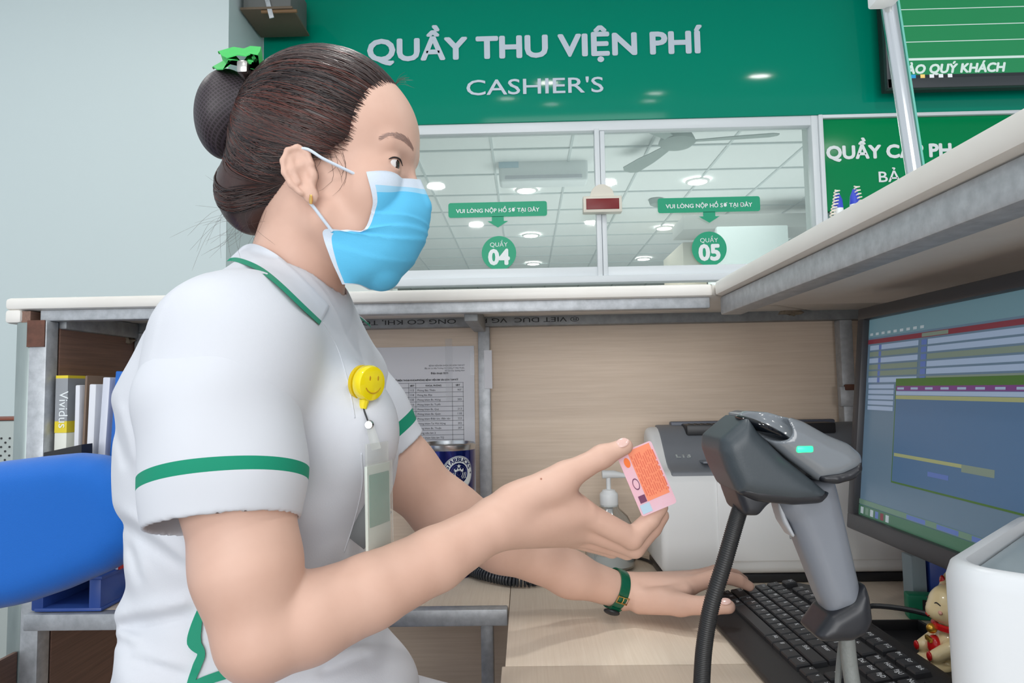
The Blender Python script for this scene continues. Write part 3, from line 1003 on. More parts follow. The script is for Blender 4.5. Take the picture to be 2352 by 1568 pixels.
        ok = (VK[ix] == QK).all(1)
        return VP, ix[ok]


def relax(V, F, it=2, lam=0.5):
    n = len(V)
    E = np.concatenate([F[:, [0, 1]], F[:, [1, 2]], F[:, [2, 3]], F[:, [3, 0]]])
    E = np.concatenate([E, E[:, ::-1]])
    deg = np.bincount(E[:, 0], minlength=n).astype(float)[:, None]
    for _ in range(it):
        S = np.stack([np.bincount(E[:, 0], weights=V[E[:, 1], k], minlength=n) for k in range(3)], 1)
        V = V + lam * (S / np.maximum(deg, 1) - V)
    return V


def solid(name, fld, h, mats, parent=None, it=2, mi=None, clip=None, **kw):
    V, F = fld.mesh(h, clip)
    V = relax(V, F, it)
    me = bpy.data.meshes.new(name)
    me.vertices.add(len(V))
    me.vertices.foreach_set('co', V.astype(np.float32).ravel())
    me.loops.add(F.size)
    me.loops.foreach_set('vertex_index', F.astype(np.int32).ravel())
    me.polygons.add(len(F))
    me.polygons.foreach_set('loop_start', np.arange(0, F.size, 4, dtype=np.int32))
    me.update(calc_edges=True)
    o = link(name, me, mats, parent, True, None, **kw)
    if mi is not None:
        c = V[F].mean(1)
        me.polygons.foreach_set('material_index', mi(c).astype(np.int32))
    return o


nrm = lambda v: np.array(v, float) / np.linalg.norm(v)
# ================================================================== the woman
A = lambda px, py, d: np.array(P(px, py, d))
hp = rad(2.0)
HO = A(747, 452, 0.735)
Hf = np.array((math.cos(hp), 0.0, -math.sin(hp)))
Hr = np.array((0.0, -1.0, 0.0))
Hu = np.cross(Hr, Hf)
HM = Matrix(((Hf[0], Hu[0], Hr[0], HO[0]), (Hf[1], Hu[1], Hr[1], HO[1]), (Hf[2], Hu[2], Hr[2], HO[2]), (0, 0, 0, 1)))
HR = np.stack([Hf, Hu, Hr], 1)
H = lambda f, u, r: HO + Hf * f + Hu * u + Hr * r
toH = lambda X: (X - HO) @ HR

wo = thing('person', 'woman in white short-sleeved tunic and blue face mask holding up a card', 'person', (-0.30, 0.745, 0.0), world=True)


def skin_material():
    m = mat('skin', (212, 171, 152), 0.48, var=(14, 0.35, (222, 184, 166)), bump=(240, 0.03), spec=0.35)
    b = m.node_tree.nodes['Principled BSDF']
    b.inputs['Subsurface Weight'].default_value = 0.0
    return m


m_skin = skin_material()
m_cloth = mat('tunic_white', (211, 214, 221), 0.8, bump=(700, 0.06))
m_trim = mat('tunic_green_trim', (0, 140, 108), 0.7, bump=(700, 0.06))
m_hair = mat('hair_dark', (48, 38, 38), 0.38, var=(30, 0.3, (70, 46, 42)), stretch=(1, 1, 1), bump=(90, 0.3))

def snap(X, off):
    X = np.array(X, float)
    c = X.mean(0)
    R = np.linalg.norm(X - c, axis=1).max() + 0.02
    for _ in range(3):
        dd = B.eval(X, c, R)
        gg = np.stack([B.eval(X + e, c, R) - dd for e in np.eye(3) * 1e-4], 1)
        gg /= np.linalg.norm(gg, axis=1)[:, None] + 1e-12
        X = X - gg * (dd - off)[:, None]
    return X


B = Field()
# torso core (under the tunic) carrying neck and arms
B.ell(A(560, 980, 0.755), (0.10, 0.11, 0.16), 0.02)
B.cone(A(650, 760, 0.755), A(560, 900, 0.755), 0.07, 0.09, 0.03)
B.cone(A(655, 740, 0.752), H(-0.016, -0.027, 0), 0.056, 0.049, 0.02)
RS, LS = A(535, 830, 0.612), A(795, 880, 0.890)
B.cone(A(640, 800, 0.75), RS, 0.055, 0.042, 0.02)
B.cone(A(650, 820, 0.76), LS, 0.05, 0.038, 0.02)
# head
B.ell(H(0.006, 0.070, 0), (0.092, 0.084, 0.0735), 0.02, M=Matrix(HR.tolist()))
B.ell(H(0.044, 0.062, 0), (0.055, 0.058, 0.060), 0.015, M=Matrix(HR.tolist()))
B.ell(H(0.046, -0.003, 0), (0.043, 0.082, 0.056), 0.02, M=Matrix(HR.tolist()))
B.cone(H(0.0, 0.0, 0), H(0.0, -0.032, 0), 0.055, 0.045, 0.02)
for s in (-1, 1):
    B.ell(H(0.058, 0.002, s * 0.038), (0.027, 0.030, 0.023), 0.014, M=Matrix(HR.tolist()))
    B.cone(H(0.012, -0.038, s * 0.047), H(0.064, -0.080, s * 0.014), 0.017, 0.014, 0.02)
    B.cone(H(0.0895, 0.047, s * 0.012), H(0.076, 0.046, s * 0.042), 0.007, 0.008, 0.012)
B.ell(H(0.066, -0.082, 0), (0.015, 0.014, 0.017), 0.012)
B.cone(H(0.088, 0.034, 0), H(0.105, -0.010, 0), 0.006, 0.010, 0.010)
for s in (-1, 1):
    B.ell(H(0.099, 0.027, s * 0.033), (0.014, 0.010, 0.016), 0.007, 'sub', M=Matrix(HR.tolist()))
    ec = H(0.0752, 0.026, s * 0.0340)
    def lid(X, ec=ec, s=s):
        q = (X - ec) @ HR
        d = np.sqrt((q * q).sum(1)) - 0.0142
        nn_ = np.array((0.86, 0.0, s * 0.51)); tt_ = np.array((-0.51, 0.0, s * 0.86))
        w0 = q - nn_ * 0.012 - [0, -0.0014, 0]
        w = np.stack([w0 @ nn_, w0[:, 1] + 0.10 * (w0 @ tt_), w0 @ tt_], 1)
        slit = (np.sqrt(((w / [0.010, 0.0045, 0.0138]) ** 2).sum(1)) - 1) * 0.0045
        return smax(d, -slit, 0.0012)
    B.add(lid, ec, 0.016, 0.004)
    # ear
    t = rad(14)
    eu = Hu * math.cos(t) - Hf * math.sin(t)
    ef = Hf * math.cos(t) + Hu * math.sin(t)
    en = nrm(Hr * s * math.cos(rad(20)) + Hf * math.sin(rad(20)))
    ef2 = nrm(np.cross(eu, en) * s)
    if ef2 @ Hf < 0: ef2 = -ef2
    e0 = H(0.0, 0.0, s * 0.0745)
    EMt = Matrix(np.stack([ef2, eu, en], 1).tolist())
    E_ = lambda a, b, c: e0 + ef2 * a + eu * b + en * c
    B.ell(E_(-0.002, 0.004, 0.000), (0.0155, 0.0235, 0.006), 0.006, M=EMt)
    B.ell(E_(0.003, -0.021, 0.001), (0.0075, 0.009, 0.0042), 0.006, M=EMt)
    ring = [(0.010, 0.010), (0.008, 0.022), (0.0, 0.0285), (-0.010, 0.026), (-0.0165, 0.016), (-0.0175, 0.004), (-0.0135, -0.009), (-0.006, -0.019)]
    B.chain([E_(a, b, 0.0045) for a, b in ring], [0.0030] * 8, 0.0025)
    B.ell(E_(0.001, 0.0, 0.008), (0.0075, 0.0105, 0.0062), 0.003, 'sub', M=EMt)
    B.ell(E_(-0.004, 0.017, 0.0085), (0.006, 0.007, 0.0045), 0.003, 'sub', M=EMt)
    B.chain([E_(-0.0085, 0.018, 0.0035), E_(-0.010, 0.006, 0.0045), E_(-0.006, -0.007, 0.0045)], [0.0022, 0.0026, 0.0024], 0.003)
    B.ell(E_(0.0095, -0.001, 0.002), (0.004, 0.006, 0.0035), 0.004, M=EMt)

# right arm (toward the viewer), forearm crossing the picture
RW = A(1138, 1202, 0.692)
B.chain([RS, A(546, 1120, 0.574), A(568, 1300, 0.566), A(596, 1462, 0.563)], [0.044, 0.0450, 0.0420, 0.0350], 0.012)
B.chain([A(600, 1462, 0.563), A(704, 1420, 0.585), A(850, 1358, 0.615), A(1000, 1284, 0.652), RW], [0.0350, 0.0370, 0.0325, 0.0292, 0.0240], 0.007)
# right hand
mcp = [A(1345, 1180, 0.735), A(1346, 1213, 0.752), A(1335, 1230, 0.770), A(1315, 1234, 0.787)]
B.ell(A(1235, 1168, 0.722), (0.052, 0.018, 0.030), 0.014, M=frame((0, 0, 0), Vector(mcp[1] - RW), (0, 1, 0)))
for q, r0, r1 in zip(mcp, (0.021, 0.021, 0.019, 0.017), (0.0135, 0.0135, 0.0125, 0.0115)): B.cone(RW, q, r0, r1, 0.012)
B.chain([A(1180, 1160, 0.700), A(1298, 1095, 0.718), A(1383, 1048, 0.729), A(1435, 1025, 0.7335)], [0.0215, 0.0150, 0.0112, 0.0088], 0.008)
B.cone(A(1268, 1125, 0.716), A(1322, 1160, 0.732), 0.016, 0.012, 0.012)
B.chain([mcp[0], A(1452, 1236, 0.753), A(1494, 1193, 0.759), A(1518, 1165, 0.7605)], [0.0135, 0.0118, 0.0100, 0.0080], 0.003)
B.chain([mcp[1], A(1457, 1257, 0.770), A(1499, 1212, 0.776), A(1521, 1184, 0.776)], [0.0135, 0.0115, 0.0098, 0.0078], 0.003)
B.chain([mcp[2], A(1440, 1262, 0.789), A(1484, 1230, 0.793), A(1505, 1206, 0.793)], [0.0125, 0.0108, 0.0092, 0.0074], 0.003)
B.chain([mcp[3], A(1405, 1262, 0.806), A(1442, 1240, 0.809), A(1460, 1222, 0.809)], [0.0115, 0.0094, 0.0082, 0.0068], 0.003)
# left arm, reaching to the keyboard
LW = A(1428, 1357, 1.045)
B.chain([LS, A(922, 1078, 0.915), A(1025, 1178, 0.945), A(1150, 1244, 0.975), A(1310, 1318, 1.02), LW], [0.040, 0.0435, 0.0420, 0.0385, 0.0300, 0.0252], 0.02)
lm = [A(1585, 1345, 1.035), A(1600, 1332, 1.060), A(1598, 1327, 1.084), A(1586, 1328, 1.104)]
for q, r0, r1 in zip(lm, (0.019, 0.020, 0.019, 0.017), (0.0135, 0.0135, 0.0125, 0.0115)): B.cone(LW, q, r0, r1, 0.014)
B.chain([A(1470, 1378, 1.025), A(1562, 1388, 0.992), A(1630, 1391, 0.968), A(1673, 1393, 0.958)], [0.0195, 0.0148, 0.0116, 0.0094], 0.008)
B.cone(A(1520, 1372, 1.01), A(1572, 1358, 1.02), 0.013, 0.011, 0.012)
B.chain([lm[0], A(1652, 1321, 1.048), A(1696, 1333, 1.058), A(1721, 1346, 1.061)], [0.0130, 0.0108, 0.0092, 0.0076], 0.003)
B.chain([lm[1], A(1655, 1312, 1.075), A(1690, 1322, 1.088), A(1708, 1332, 1.093)], [0.0130, 0.0108, 0.0092, 0.0076], 0.003)
B.chain([lm[2], A(1642, 1313, 1.100), A(1672, 1322, 1.113), A(1688, 1331, 1.118)], [0.0122, 0.0102, 0.0088, 0.0072], 0.003)
B.chain([lm[3], A(1622, 1319, 1.120), A(1648, 1326, 1.130), A(1660, 1332, 1.134)], [0.0112, 0.0092, 0.0080, 0.0066], 0.003)
solid('body', B, 0.0017, m_skin, wo, 2)

# eyes
me_ = [mat('eye_white', (232, 228, 226), 0.15), mat('iris_brown', (52, 32, 26), 0.1), mat('pupil', (10, 8, 8), 0.08)]
for s in (-1, 1):
    b = MB()
    c = H(0.0752, 0.026, s * 0.0340)
    b.ell(c, (0.0125, 0.0125, 0.0125), Matrix(HR.tolist()).to_4x4() @ Matrix.Rotation(rad(90), 4, 'Y'), 40, 40)
    gz = nrm(Hf * 1.0 + Hu * -0.10 + Hr * 0.04)
    for f in b.bm.faces:
        a = nrm(np.array(f.calc_center_median()) - c) @ gz
        f.material_index = 2 if a > math.cos(rad(13)) else 1 if a > math.cos(rad(33)) else 0
    b.build('eye', me_, wo)
    # lash line and brow
    m_lash = mat('lash', (46, 34, 32), 0.6)
    pts = spline([H(0.0765, 0.0252, s * 0.0485), H(0.0832, 0.0300, s * 0.0445), H(0.0885, 0.0305, s * 0.0370), H(0.0895, 0.0270, s * 0.0265)], 14)
    MB().tube(pts, [0.0004 + 0.0007 * math.sin(math.pi * min(i / 13 + 0.05, 1)) for i in range(14)], 6).build('eyelashes', m_lash, wo)
    br = MB()
    rr = random.Random(5)
    crv = spline([H(0.072, 0.0480, s * 0.048), H(0.086, 0.0525, s * 0.037), H(0.094, 0.0510, s * 0.026), H(0.099, 0.0460, s * 0.016)], 40)
    Q = []
    for k in range(260):
        i = rr.randrange(1, 36)
        w = 0.0033 * math.sin(math.pi * (0.12 + 0.8 * i / 40))
        p = crv[i] + Hu * rr.uniform(-w, w)
        dirv = nrm(crv[i - 1] - crv[i + 2]) * 0.0065 + Hu * rr.uniform(-0.0005, 0.0022)
        Q += [p, p + dirv * 0.5, p + dirv]
    Q = snap(Q, 0.00015)
    for k in range(260):
        br.tube(Q[3 * k:3 * k + 3], [0.00022, 0.0002, 0.00008], 3, cap=False)
    br.build('eyebrow', mat('brow_hair', (178, 150, 140), 0.7), wo)['kind'] = 'stuff'
# thumb nails
def nail(c, n, ax, w, l):
    M = frame((0, 0, 0), Vector(ax), Vector(np.cross(n, ax)))
    MB().ell(c, (l, w, 0.0016), M, 16, 10).build('nail', mat('nail_pink', (226, 188, 178), 0.2), wo)
ax = nrm(A(1435, 1025, 0.7335) - A(1383, 1048, 0.729)); n = nrm(np.cross(ax, np.cross(nrm((-0.1, -0.75, 0.65)), ax)))
nail(A(1430, 1027, 0.733) + n * 0.0085, n, ax, 0.0058, 0.0075)
ax = nrm(A(1673, 1393, 0.958) - A(1630, 1391, 0.968)); n = nrm(np.cross(ax, np.cross(nrm((0.1, -0.55, 0.83)), ax)))
nail(A(1668, 1392, 0.959) + n * 0.0092, n, ax, 0.0062, 0.0080)

for px_, py_, d_ in ((1243, 1106, 0.70), (697, 621, 0.69)):
    MB().ell(snap([A(px_, py_, d_)], 0.0)[0], (0.0011, 0.0011, 0.0011), None, 10, 8).build('mole', mat('mole_brown', (186, 132, 112), 0.6), wo)

# ---- hair: cap, roll, strands, bun
HB = Field()
HMr = Matrix(HR.tolist())
HB.ell(H(-0.004, 0.072, 0), (0.0965, 0.0925, 0.079), 0.01, M=HMr)
HB.ell(H(-0.052, 0.033, 0), (0.048, 0.064, 0.066), 0.02, M=HMr)
HB.ell(H(-0.080, 0.004, 0), (0.036, 0.047, 0.052), 0.012, M=HMr)
def region(X):
    q = toH(X)
    f, u, r = q[:, 0], q[:, 1], np.abs(q[:, 2])
    g = (f - 1.93 * u - 2.19 * r + 0.175) / 3.09
    up = np.maximum(g, 0.016 - u)
    back = (f + 0.0228 - 0.55 * u) / 1.14
    return smin(up, back, 0.006)
HB.add(region, HO, 1e6, 0.006, 'int')
ho = solid('hair', HB, 0.0022, m_hair, wo, 3)
bun_c = H(-0.114, 0.0915, 0.0)
strand_m = [mat('strand_black', (40, 32, 33), 0.32), mat('strand_brown', (66, 47, 44), 0.35), mat('strand_red', (98, 54, 46), 0.38), mat('strand_ash', (84, 70, 66), 0.35)]
hc = np.array((-0.004, 0.062, 0.0))
def surf(dirs, off):
    lo = np.full(len(dirs), 0.02); hi = np.full(len(dirs), 0.19)
    C = H(*hc)
    Dw = dirs @ HR.T
    for _ in range(18):
        mid = (lo + hi) / 2
        ins = HB_cap.eval(C + Dw * mid[:, None]) < 0
        lo = np.where(ins, mid, lo); hi = np.where(ins, hi, mid)
    return C + Dw * (lo + off)[:, None]
HB_cap = Field(); HB_cap.p = HB.p[:3]
def slerp(a, b, t):
    a, b = nrm(a), nrm(b)
    w = math.acos(max(-1, min(1, a @ b)))
    return (math.sin((1 - t) * w) * a + math.sin(t * w) * b) / math.sin(w)
hairline = [(0.072, 0.128, 0.0), (0.074, 0.105, 0.024), (0.067, 0.074, 0.045), (0.050, 0.048, 0.060), (0.036, 0.031, 0.068), (0.024, 0.020, 0.072), (0.0, 0.034, 0.077), (-0.024, 0.012, 0.073), (-0.032, -0.010, 0.066), (-0.048, -0.038, 0.052)]
HLc = spline(hairline, 120)
def strands(n, seed, rmin, rmax, lift=0.0006):
    rr = random.Random(seed)
    parts = [MB() for _ in strand_m]
    D_, O_, info = [], [], []
    for k in range(n):
        s = -1 if rr.random() < 0.25 else 1
        i = rr.randrange(120)
        st = HLc[i] * [1, 1, s] - hc + np.array([rr.gauss(-0.001, 0.003), rr.gauss(0, 0.003), rr.gauss(0, 0.003)])
        en = np.array((-0.090, 0.088 + rr.gauss(0, 0.010), s * abs(rr.gauss(0.012, 0.012)))) - hc
        if i > 108: en = np.array((-0.105, 0.012 + rr.gauss(0, .01), s * 0.02)) - hc
        t0 = rr.uniform(0, 0.35) if rr.random() < 0.6 else 0
        ts = np.linspace(t0, min(1, t0 + rr.uniform(0.45, 1)), 13)
        bow = rr.gauss(0.0, 0.05)
        D_ += [nrm(slerp(st, en, t) + np.array((0, bow * math.sin(math.pi * t), 0))) for t in ts]
        O_ += [lift + rr.uniform(-0.0005, 0.0007)] * 13
        x = rr.random()
        hi_ = 35 < i < 62
        info.append((rr.uniform(rmin, rmax), 2 if hi_ and x < 0.35 else 0 if x < 0.42 else 1 if x < 0.75 else 3 if x < 0.88 else 2))
    S_ = surf(np.array(D_), np.array(O_))
    for k, (r, mi) in enumerate(info):
        parts[mi].tube(S_[13 * k:13 * k + 13], [r * min(1, 0.10 + 2.5 * j / 12, 0.35 + 3 * (12 - j) / 12) for j in range(13)], 3, cap=False)
    return parts
for p, m in zip(strands(1500, 3, 0.0005, 0.0011), strand_m):
    p.build('hair_strands', m, wo, sharp=None, kind='stuff')
# loose flyaway hairs at nape and forehead
fl = MB()
rr = random.Random(11)
for k in range(48):
    a = H(-0.055 + rr.uniform(-0.03, 0.015), -0.033 + rr.uniform(-0.012, 0.03), rr.uniform(-0.02, 0.06))
    L_ = rr.uniform(0.02, 0.075)
    d1 = np.array((rr.uniform(-0.9, 0.1), rr.uniform(-0.3, 0.3), rr.uniform(-1.0, 0.1)))
    p1 = a + nrm(d1) * L_ * 0.5 + Hu * rr.uniform(-0.006, 0.006)
    p2 = p1 + nrm(d1 + np.array((rr.uniform(-.9, .5), 0, rr.uniform(-.9, .4)))) * L_ * 0.6
    fl.tube(spline([a, p1, p2], 10), [0.00010] * 9 + [0.00004], 3, cap=False)
for k in range(16):
    i = rr.randrange(0, 7)
    a = HLc[i] * [1, 1, 1 if rr.random() < .7 else -1]
    a = H(*a) + Hf * 0.001
    dv = nrm(Hf * rr.uniform(0.3, 0.9) + Hu * rr.uniform(0.0, 0.6) + Hr * rr.uniform(-.3, .3))
    fl.tube(spline([a, a + dv * 0.008 + Hu * 0.004, a + dv * rr.uniform(0.01, 0.022)], 6), [0.00013] * 5 + [0.00005], 3, cap=False)
Q = []
for k in range(12):        # short hairs in front of the ear
    a = H(0.024 + rr.uniform(-0.012, 0.012), 0.024 + rr.uniform(-0.004, 0.004), 0.072)
    p2 = a - Hu * rr.uniform(0.012, 0.045) + Hf * rr.uniform(-0.004, 0.012)
    Q += list(spline([a, (a + p2) / 2 + Hf * 0.003, p2], 8))
Q = snap(Q, 0.0004)
for k in range(12):
    fl.tube(Q[8 * k:8 * k + 8], [0.00013] * 7 + [0.00005], 3, cap=False)
fl.build('loose_hairs', strand_m[1], wo, sharp=None, kind='stuff')

BU = Field()
BU.ell(bun_c, (0.030, 0.0495, 0.044), 0.01, M=HMr @ Matrix.Rotation(rad(-6), 3, 'Z'))
BU.cone(H(-0.075, 0.104, 0), H(-0.10, 0.094, 0), 0.030, 0.036, 0.012)
m_net = mat('hair_net', (44, 38, 42), 0.5)
N, L = m_net.node_tree.nodes, m_net.node_tree.links
tc = N.new('ShaderNodeTexCoord'); mp = N.new('ShaderNodeMapping'); mp.inputs['Rotation'].default_value = (0.3, 0.78, 0.2)
ck = N.new('ShaderNodeTexBrick'); ck.inputs['Scale'].default_value = 1; ck.offset = 0
ck.inputs['Brick Width'].default_value = 0.0034; ck.inputs['Row Height'].default_value = 0.0034; ck.inputs['Mortar Size'].default_value = 0.0006
ck.inputs['Color1'].default_value = lin((36, 30, 33)); ck.inputs['Color2'].default_value = lin((40, 33, 36)); ck.inputs['Mortar'].default_value = lin((66, 57, 64))
sx = N.new('ShaderNodeSeparateXYZ'); cb = N.new('ShaderNodeCombineXYZ')
L.new(tc.outputs['Object'], mp.inputs[0]); L.new(mp.outputs[0], sx.inputs[0]); L.new(sx.outputs[0], cb.inputs[0]); L.new(sx.outputs[2], cb.inputs[1])
L.new(cb.outputs[0], ck.inputs['Vector']); L.new(ck.outputs[0], N['Principled BSDF'].inputs['Base Color'])
solid('hair_bun', BU, 0.0025, m_net, wo, 3, label='netted hair bun')
# green bow with metal clip
bw_ = MB()
D0 = 0.735
zig = [[(487, 154), (512, 140), (506, 122), (540, 128), (556, 146), (570, 126), (600, 132), (606, 158), (588, 150)],
       [(500, 118), (535, 108), (560, 112), (575, 106), (600, 108), (604, 140), (585, 128)]]
for li, zz in enumerate(zig):
    n_ = 7
    rows = []
    for j in range(n_):
        v = j / (n_ - 1) * 2 - 1
        sc = 1 - 0.28 * abs(v) ** 2
        cx, cy = 572, 168
        rows.append([A(cx + (x - cx) * sc, cy + (y - cy) * sc - 3 * math.sin(j * 2.1), D0 - 0.012 - 0.030 * v) for x, y in zz])
    up_ = [[p for p in r] + [p + np.array((0.0003, 0, -0.0012)) for p in r[::-1]] for r in rows]
    bw_.rings(up_)
bw_.build('hair_bow', mat('bow_green', (48, 186, 84), 0.6, bump=(900, 0.1)), wo, sharp=25, label='bright green pleated ribbon bow')
c_ = A(568, 166, 0.70)
MB().box(c_, (0.012, 0.030, 0.014), 0.003).build('hair_clip', mat('clip_metal', (190, 188, 184), 0.25, metal=1), wo)

# ---- face mask
vs = [0, 0.3, 0.5, 0.62, 0.72, 0.85, 1.0]
Ec = [(.0583, .0062, .0470), (.0640, -.0217, .0520), (.0577, -.0480, .0545), (.0380, -.0505, .0580), (.0178, -.0515, .0605), (.0240, -.0780, .0540), (.0341, -.1030, .0410)]
Mc = [(.089, .0125, .030), (.0985, -.016, .035), (.0945, -.038, .037), (.0865, -.056, .039), (.0755, -.071, .041), (.059, -.089, .037), (.046, -.101, .026)]
Cc = [(.1035, .0190, 0), (.1165, -.0135, 0), (.1135, -.0355, 0), (.107, -.0555, 0), (.0985, -.0725, 0), (.081, -.0915, 0), (.053, -.1025, 0)]
def curve_at(cp, v):
    j = np.interp(v, vs, range(7))
    return spline(cp, 601)[np.clip((j / 6 * 600).astype(int), 0, 600)]
nv, nu = 84, 61
vv = np.linspace(0, 1, nv)
e_, m__, c__ = curve_at(Ec, vv), curve_at(Mc, vv), curve_at(Cc, vv)
grid = np.zeros((nv, nu, 3))
for i in range(nv):
    flipm = np.array([1, 1, -1])
    up_f = np.array([0.004, 0.016 * max(0, vv[i] - 0.6) / 0.4, 0])
    grid[i] = spline([e_[i], m__[i], c__[i], m__[i] * flipm + up_f * 0.5, e_[i] * flipm + up_f], nu)
X = np.array([H(*q) for q in grid.reshape(-1, 3)])
for _ in range(4):
    dd = B.eval(X)
    gg = np.stack([(B.eval(X + e) - dd) for e in np.eye(3) * 1e-4], 1)
    gg /= np.linalg.norm(gg, axis=1)[:, None] + 1e-9
    X = X + gg * np.maximum(0.0035 - dd, 0)[:, None] * 0.8
X = X.reshape(nv, nu, 3)
for _ in range(3):
    X[1:-1, 1:-1] = (X[1:-1, 1:-1] * 2 + X[:-2, 1:-1] + X[2:, 1:-1] + X[1:-1, :-2] + X[1:-1, 2:]) / 6
nn = np.cross(np.gradient(X, axis=1).reshape(-1, 3), np.gradient(X, axis=0).reshape(-1, 3)).reshape(nv, nu, 3)
nn /= np.linalg.norm(nn, axis=2)[..., None]
if nn[nv // 3, nu // 2] @ Hf < 0: nn = -nn
uu = np.abs(np.linspace(-1, 1, nu))
def fold(v, u):
    o = np.zeros_like(v)
    for c0, sl, am in ((0.36, 0.10, 0.0016), (0.50, 0.02, 0.0020), (0.64, -0.08, 0.0020), (0.80, -0.10, 0.0012)):
        w = v - (c0 + sl * (1 - u))
        o += am * np.where(w > 0, np.exp(-w / 0.05), np.exp(w / 0.008)) * np.clip(1.2 - 0.5 * (1 - u), 0, 1)
    return o
X = X + nn * fold(vv[:, None] * np.ones((1, nu)), uu[None] * np.ones((nv, 1)))[..., None]
out = X.reshape(-1, 3)
inn = (X - nn * 0.0012).reshape(-1, 3)
F_, mi_ = [], []
for i in range(nv - 1):
    for j in range(nu - 1):
        a = i * nu + j
        F_.append((a, a + 1, a + nu + 1, a + nu))
        v, u = vv[i], max(uu[j], uu[j + 1])
        pale = v < 0.115 or v > 0.985 or (u > 0.955 and v < 0.72) or (u > 0.90 and v >= 0.70)
        pale2 = 0.105 < v < 0.165
        mi_.append(1 if pale else 2 if pale2 else 0)
n0 = nv * nu
nf = len(F_)
for q in range(nf):
    F_.append(tuple(i + n0 for i in F_[q][::-1])); mi_.append(1)
bd = [j for j in range(nu)] + [i * nu + nu - 1 for i in range(1, nv)] + [(nv - 1) * nu + j for j in range(nu - 2, -1, -1)] + [i * nu for i in range(nv - 2, 0, -1)]
for k in range(len(bd)):
    a, b = bd[k], bd[(k + 1) % len(bd)]
    F_.append((b, a, a + n0, b + n0)); mi_.append(1)
m_mask = [mat('mask_blue', (96, 196, 240), 0.8, bump=(600, 0.12)), mat('mask_white', (214, 226, 240), 0.8, bump=(900, 0.2)), mat('mask_pale', (160, 212, 240), 0.8)]
mk = raw('face_mask', np.vstack([out, inn]), F_, m_mask, wo, smooth=True, sharp=50, mi=mi_, label='light blue pleated surgical mask with white edges')
for s in (-1, 1):
    MB().tube(spline([H(.0595, .0030, s * .0500), H(.046, .0075, s * .0610), H(.0300, .0130, s * .0715), H(.0187, .0175, s * .0765), H(.004, .0255, s * .0795), H(-.012, .0255, s * .0760)], 24), 0.0016, 8).build('ear_loop', m_mask[1], wo)
    MB().tube(spline([H(.027, -.0525, s * .0610), H(.0185, -.041, s * .0680), H(.0093, -.0290, s * .0725), H(-.002, -.018, s * .0735)], 16), 0.0016, 8).build('ear_loop', m_mask[1], wo)
for o_ in [o for o in wo.children if o.name.startswith('ear_loop')]: o_.parent = mk; o_.matrix_parent_inverse = Matrix()
# earring
ep_ = A(714, 459, 0.655)
MB().tube([ep_ + np.array((0, 0, 0.005)), ep_, ep_ - np.array((0, 0, 0.004))], [0.0012, 0.002, 0.0014], 8).build('earring', mat('gold', (226, 186, 110), 0.2, metal=1), wo)
# ---- tunic
TY = 0.757
tab = [(585, 585, 740, .045), (625, 545, 765, .058), (665, 478, 775, .084), (710, 400, 788, .116), (770, 338, 805, .142), (850, 298, 846, .146), (905, 268, 872, .145), (1000, 257, 898, .143),
       (1060, 257, 908, .142), (1130, 262, 900, .138), (1200, 276, 872, .132), (1300, 284, 854, .130), (1400, 258, 848, .138), (1500, 250, 850, .150), (1568, 250, 868, .160), (1750, 258, 890, .175), (1900, 262, 880, .175)]
tz = np.array([Zat(560, r[0], 0.745) for r in tab])[::-1]
txb = np.array([Xat(r[1], r[0], 0.745) for r in tab])[::-1]
txf = np.array([Xat(r[2], r[0], 0.745) for r in tab])[::-1]
tb = np.array([r[3] for r in tab])[::-1]
zf = np.linspace(tz[0], tz[-1], 200)
def sm(a):
    v = np.interp(zf, tz, a)
    for _ in range(6): v[1:-1] = (v[:-2] + v[1:-1] * 2 + v[2:]) / 4
    return v
sxb, sxf, sb = sm(txb), sm(txf), sm(tb)
T = Field()
zc_lo, zc_hi = Zat(560, 1000, 0.745), Zat(560, 860, 0.745)
def torso(X):
    z = X[:, 2]
    x0, x1, b = np.interp(z, zf, sxb), np.interp(z, zf, sxf), np.interp(z, zf, sb)
    a, c = (x1 - x0) / 2, (x0 + x1) / 2
    a = np.where(X[:, 0] < c, np.sqrt(np.maximum(a * a - np.interp(z, [zc_lo, zc_hi], [0.36, 0.25]) * b * b, 0.0016)), a * 0.985)
    n = (np.abs((X[:, 0] - c) / a) ** 2.25 + np.abs((X[:, 1] - TY) / b) ** 2.25) ** (1 / 2.25)
    d = (n - 1) * np.minimum(a, b) * 0.92
    d = np.maximum(d, np.maximum(z - zf[-1], zf[0] - z))
    return d
T.add(torso, ((sxb[100] + sxf[100]) / 2, TY, (zf[0] + zf[-1]) / 2), 0.62, 0.02)
T.cone(A(625, 715, 0.735), A(548, 790, 0.618), 0.050, 0.057, 0.05)
T.cone(A(545, 800, 0.614), A(506, 930, 0.592), 0.0562, 0.0645, 0.045)
T.cone(A(690, 740, 0.76), A(785, 865, 0.885), 0.045, 0.050, 0.04)
T.cone(A(545, 790, 0.617), A(535, 840, 0.612), 0.054, 0.053, 0.03)
T.ell(A(800, 985, 0.69), (0.050, 0.055, 0.060), 0.03)
T.ell(A(790, 985, 0.82), (0.050, 0.055, 0.060), 0.03)
T.ell(A(835, 1605, 0.71), (0.055, 0.085, 0.05), 0.05)
T.cone(A(650, 830, 0.765), A(790, 885, 0.885), 0.060, 0.052, 0.03)
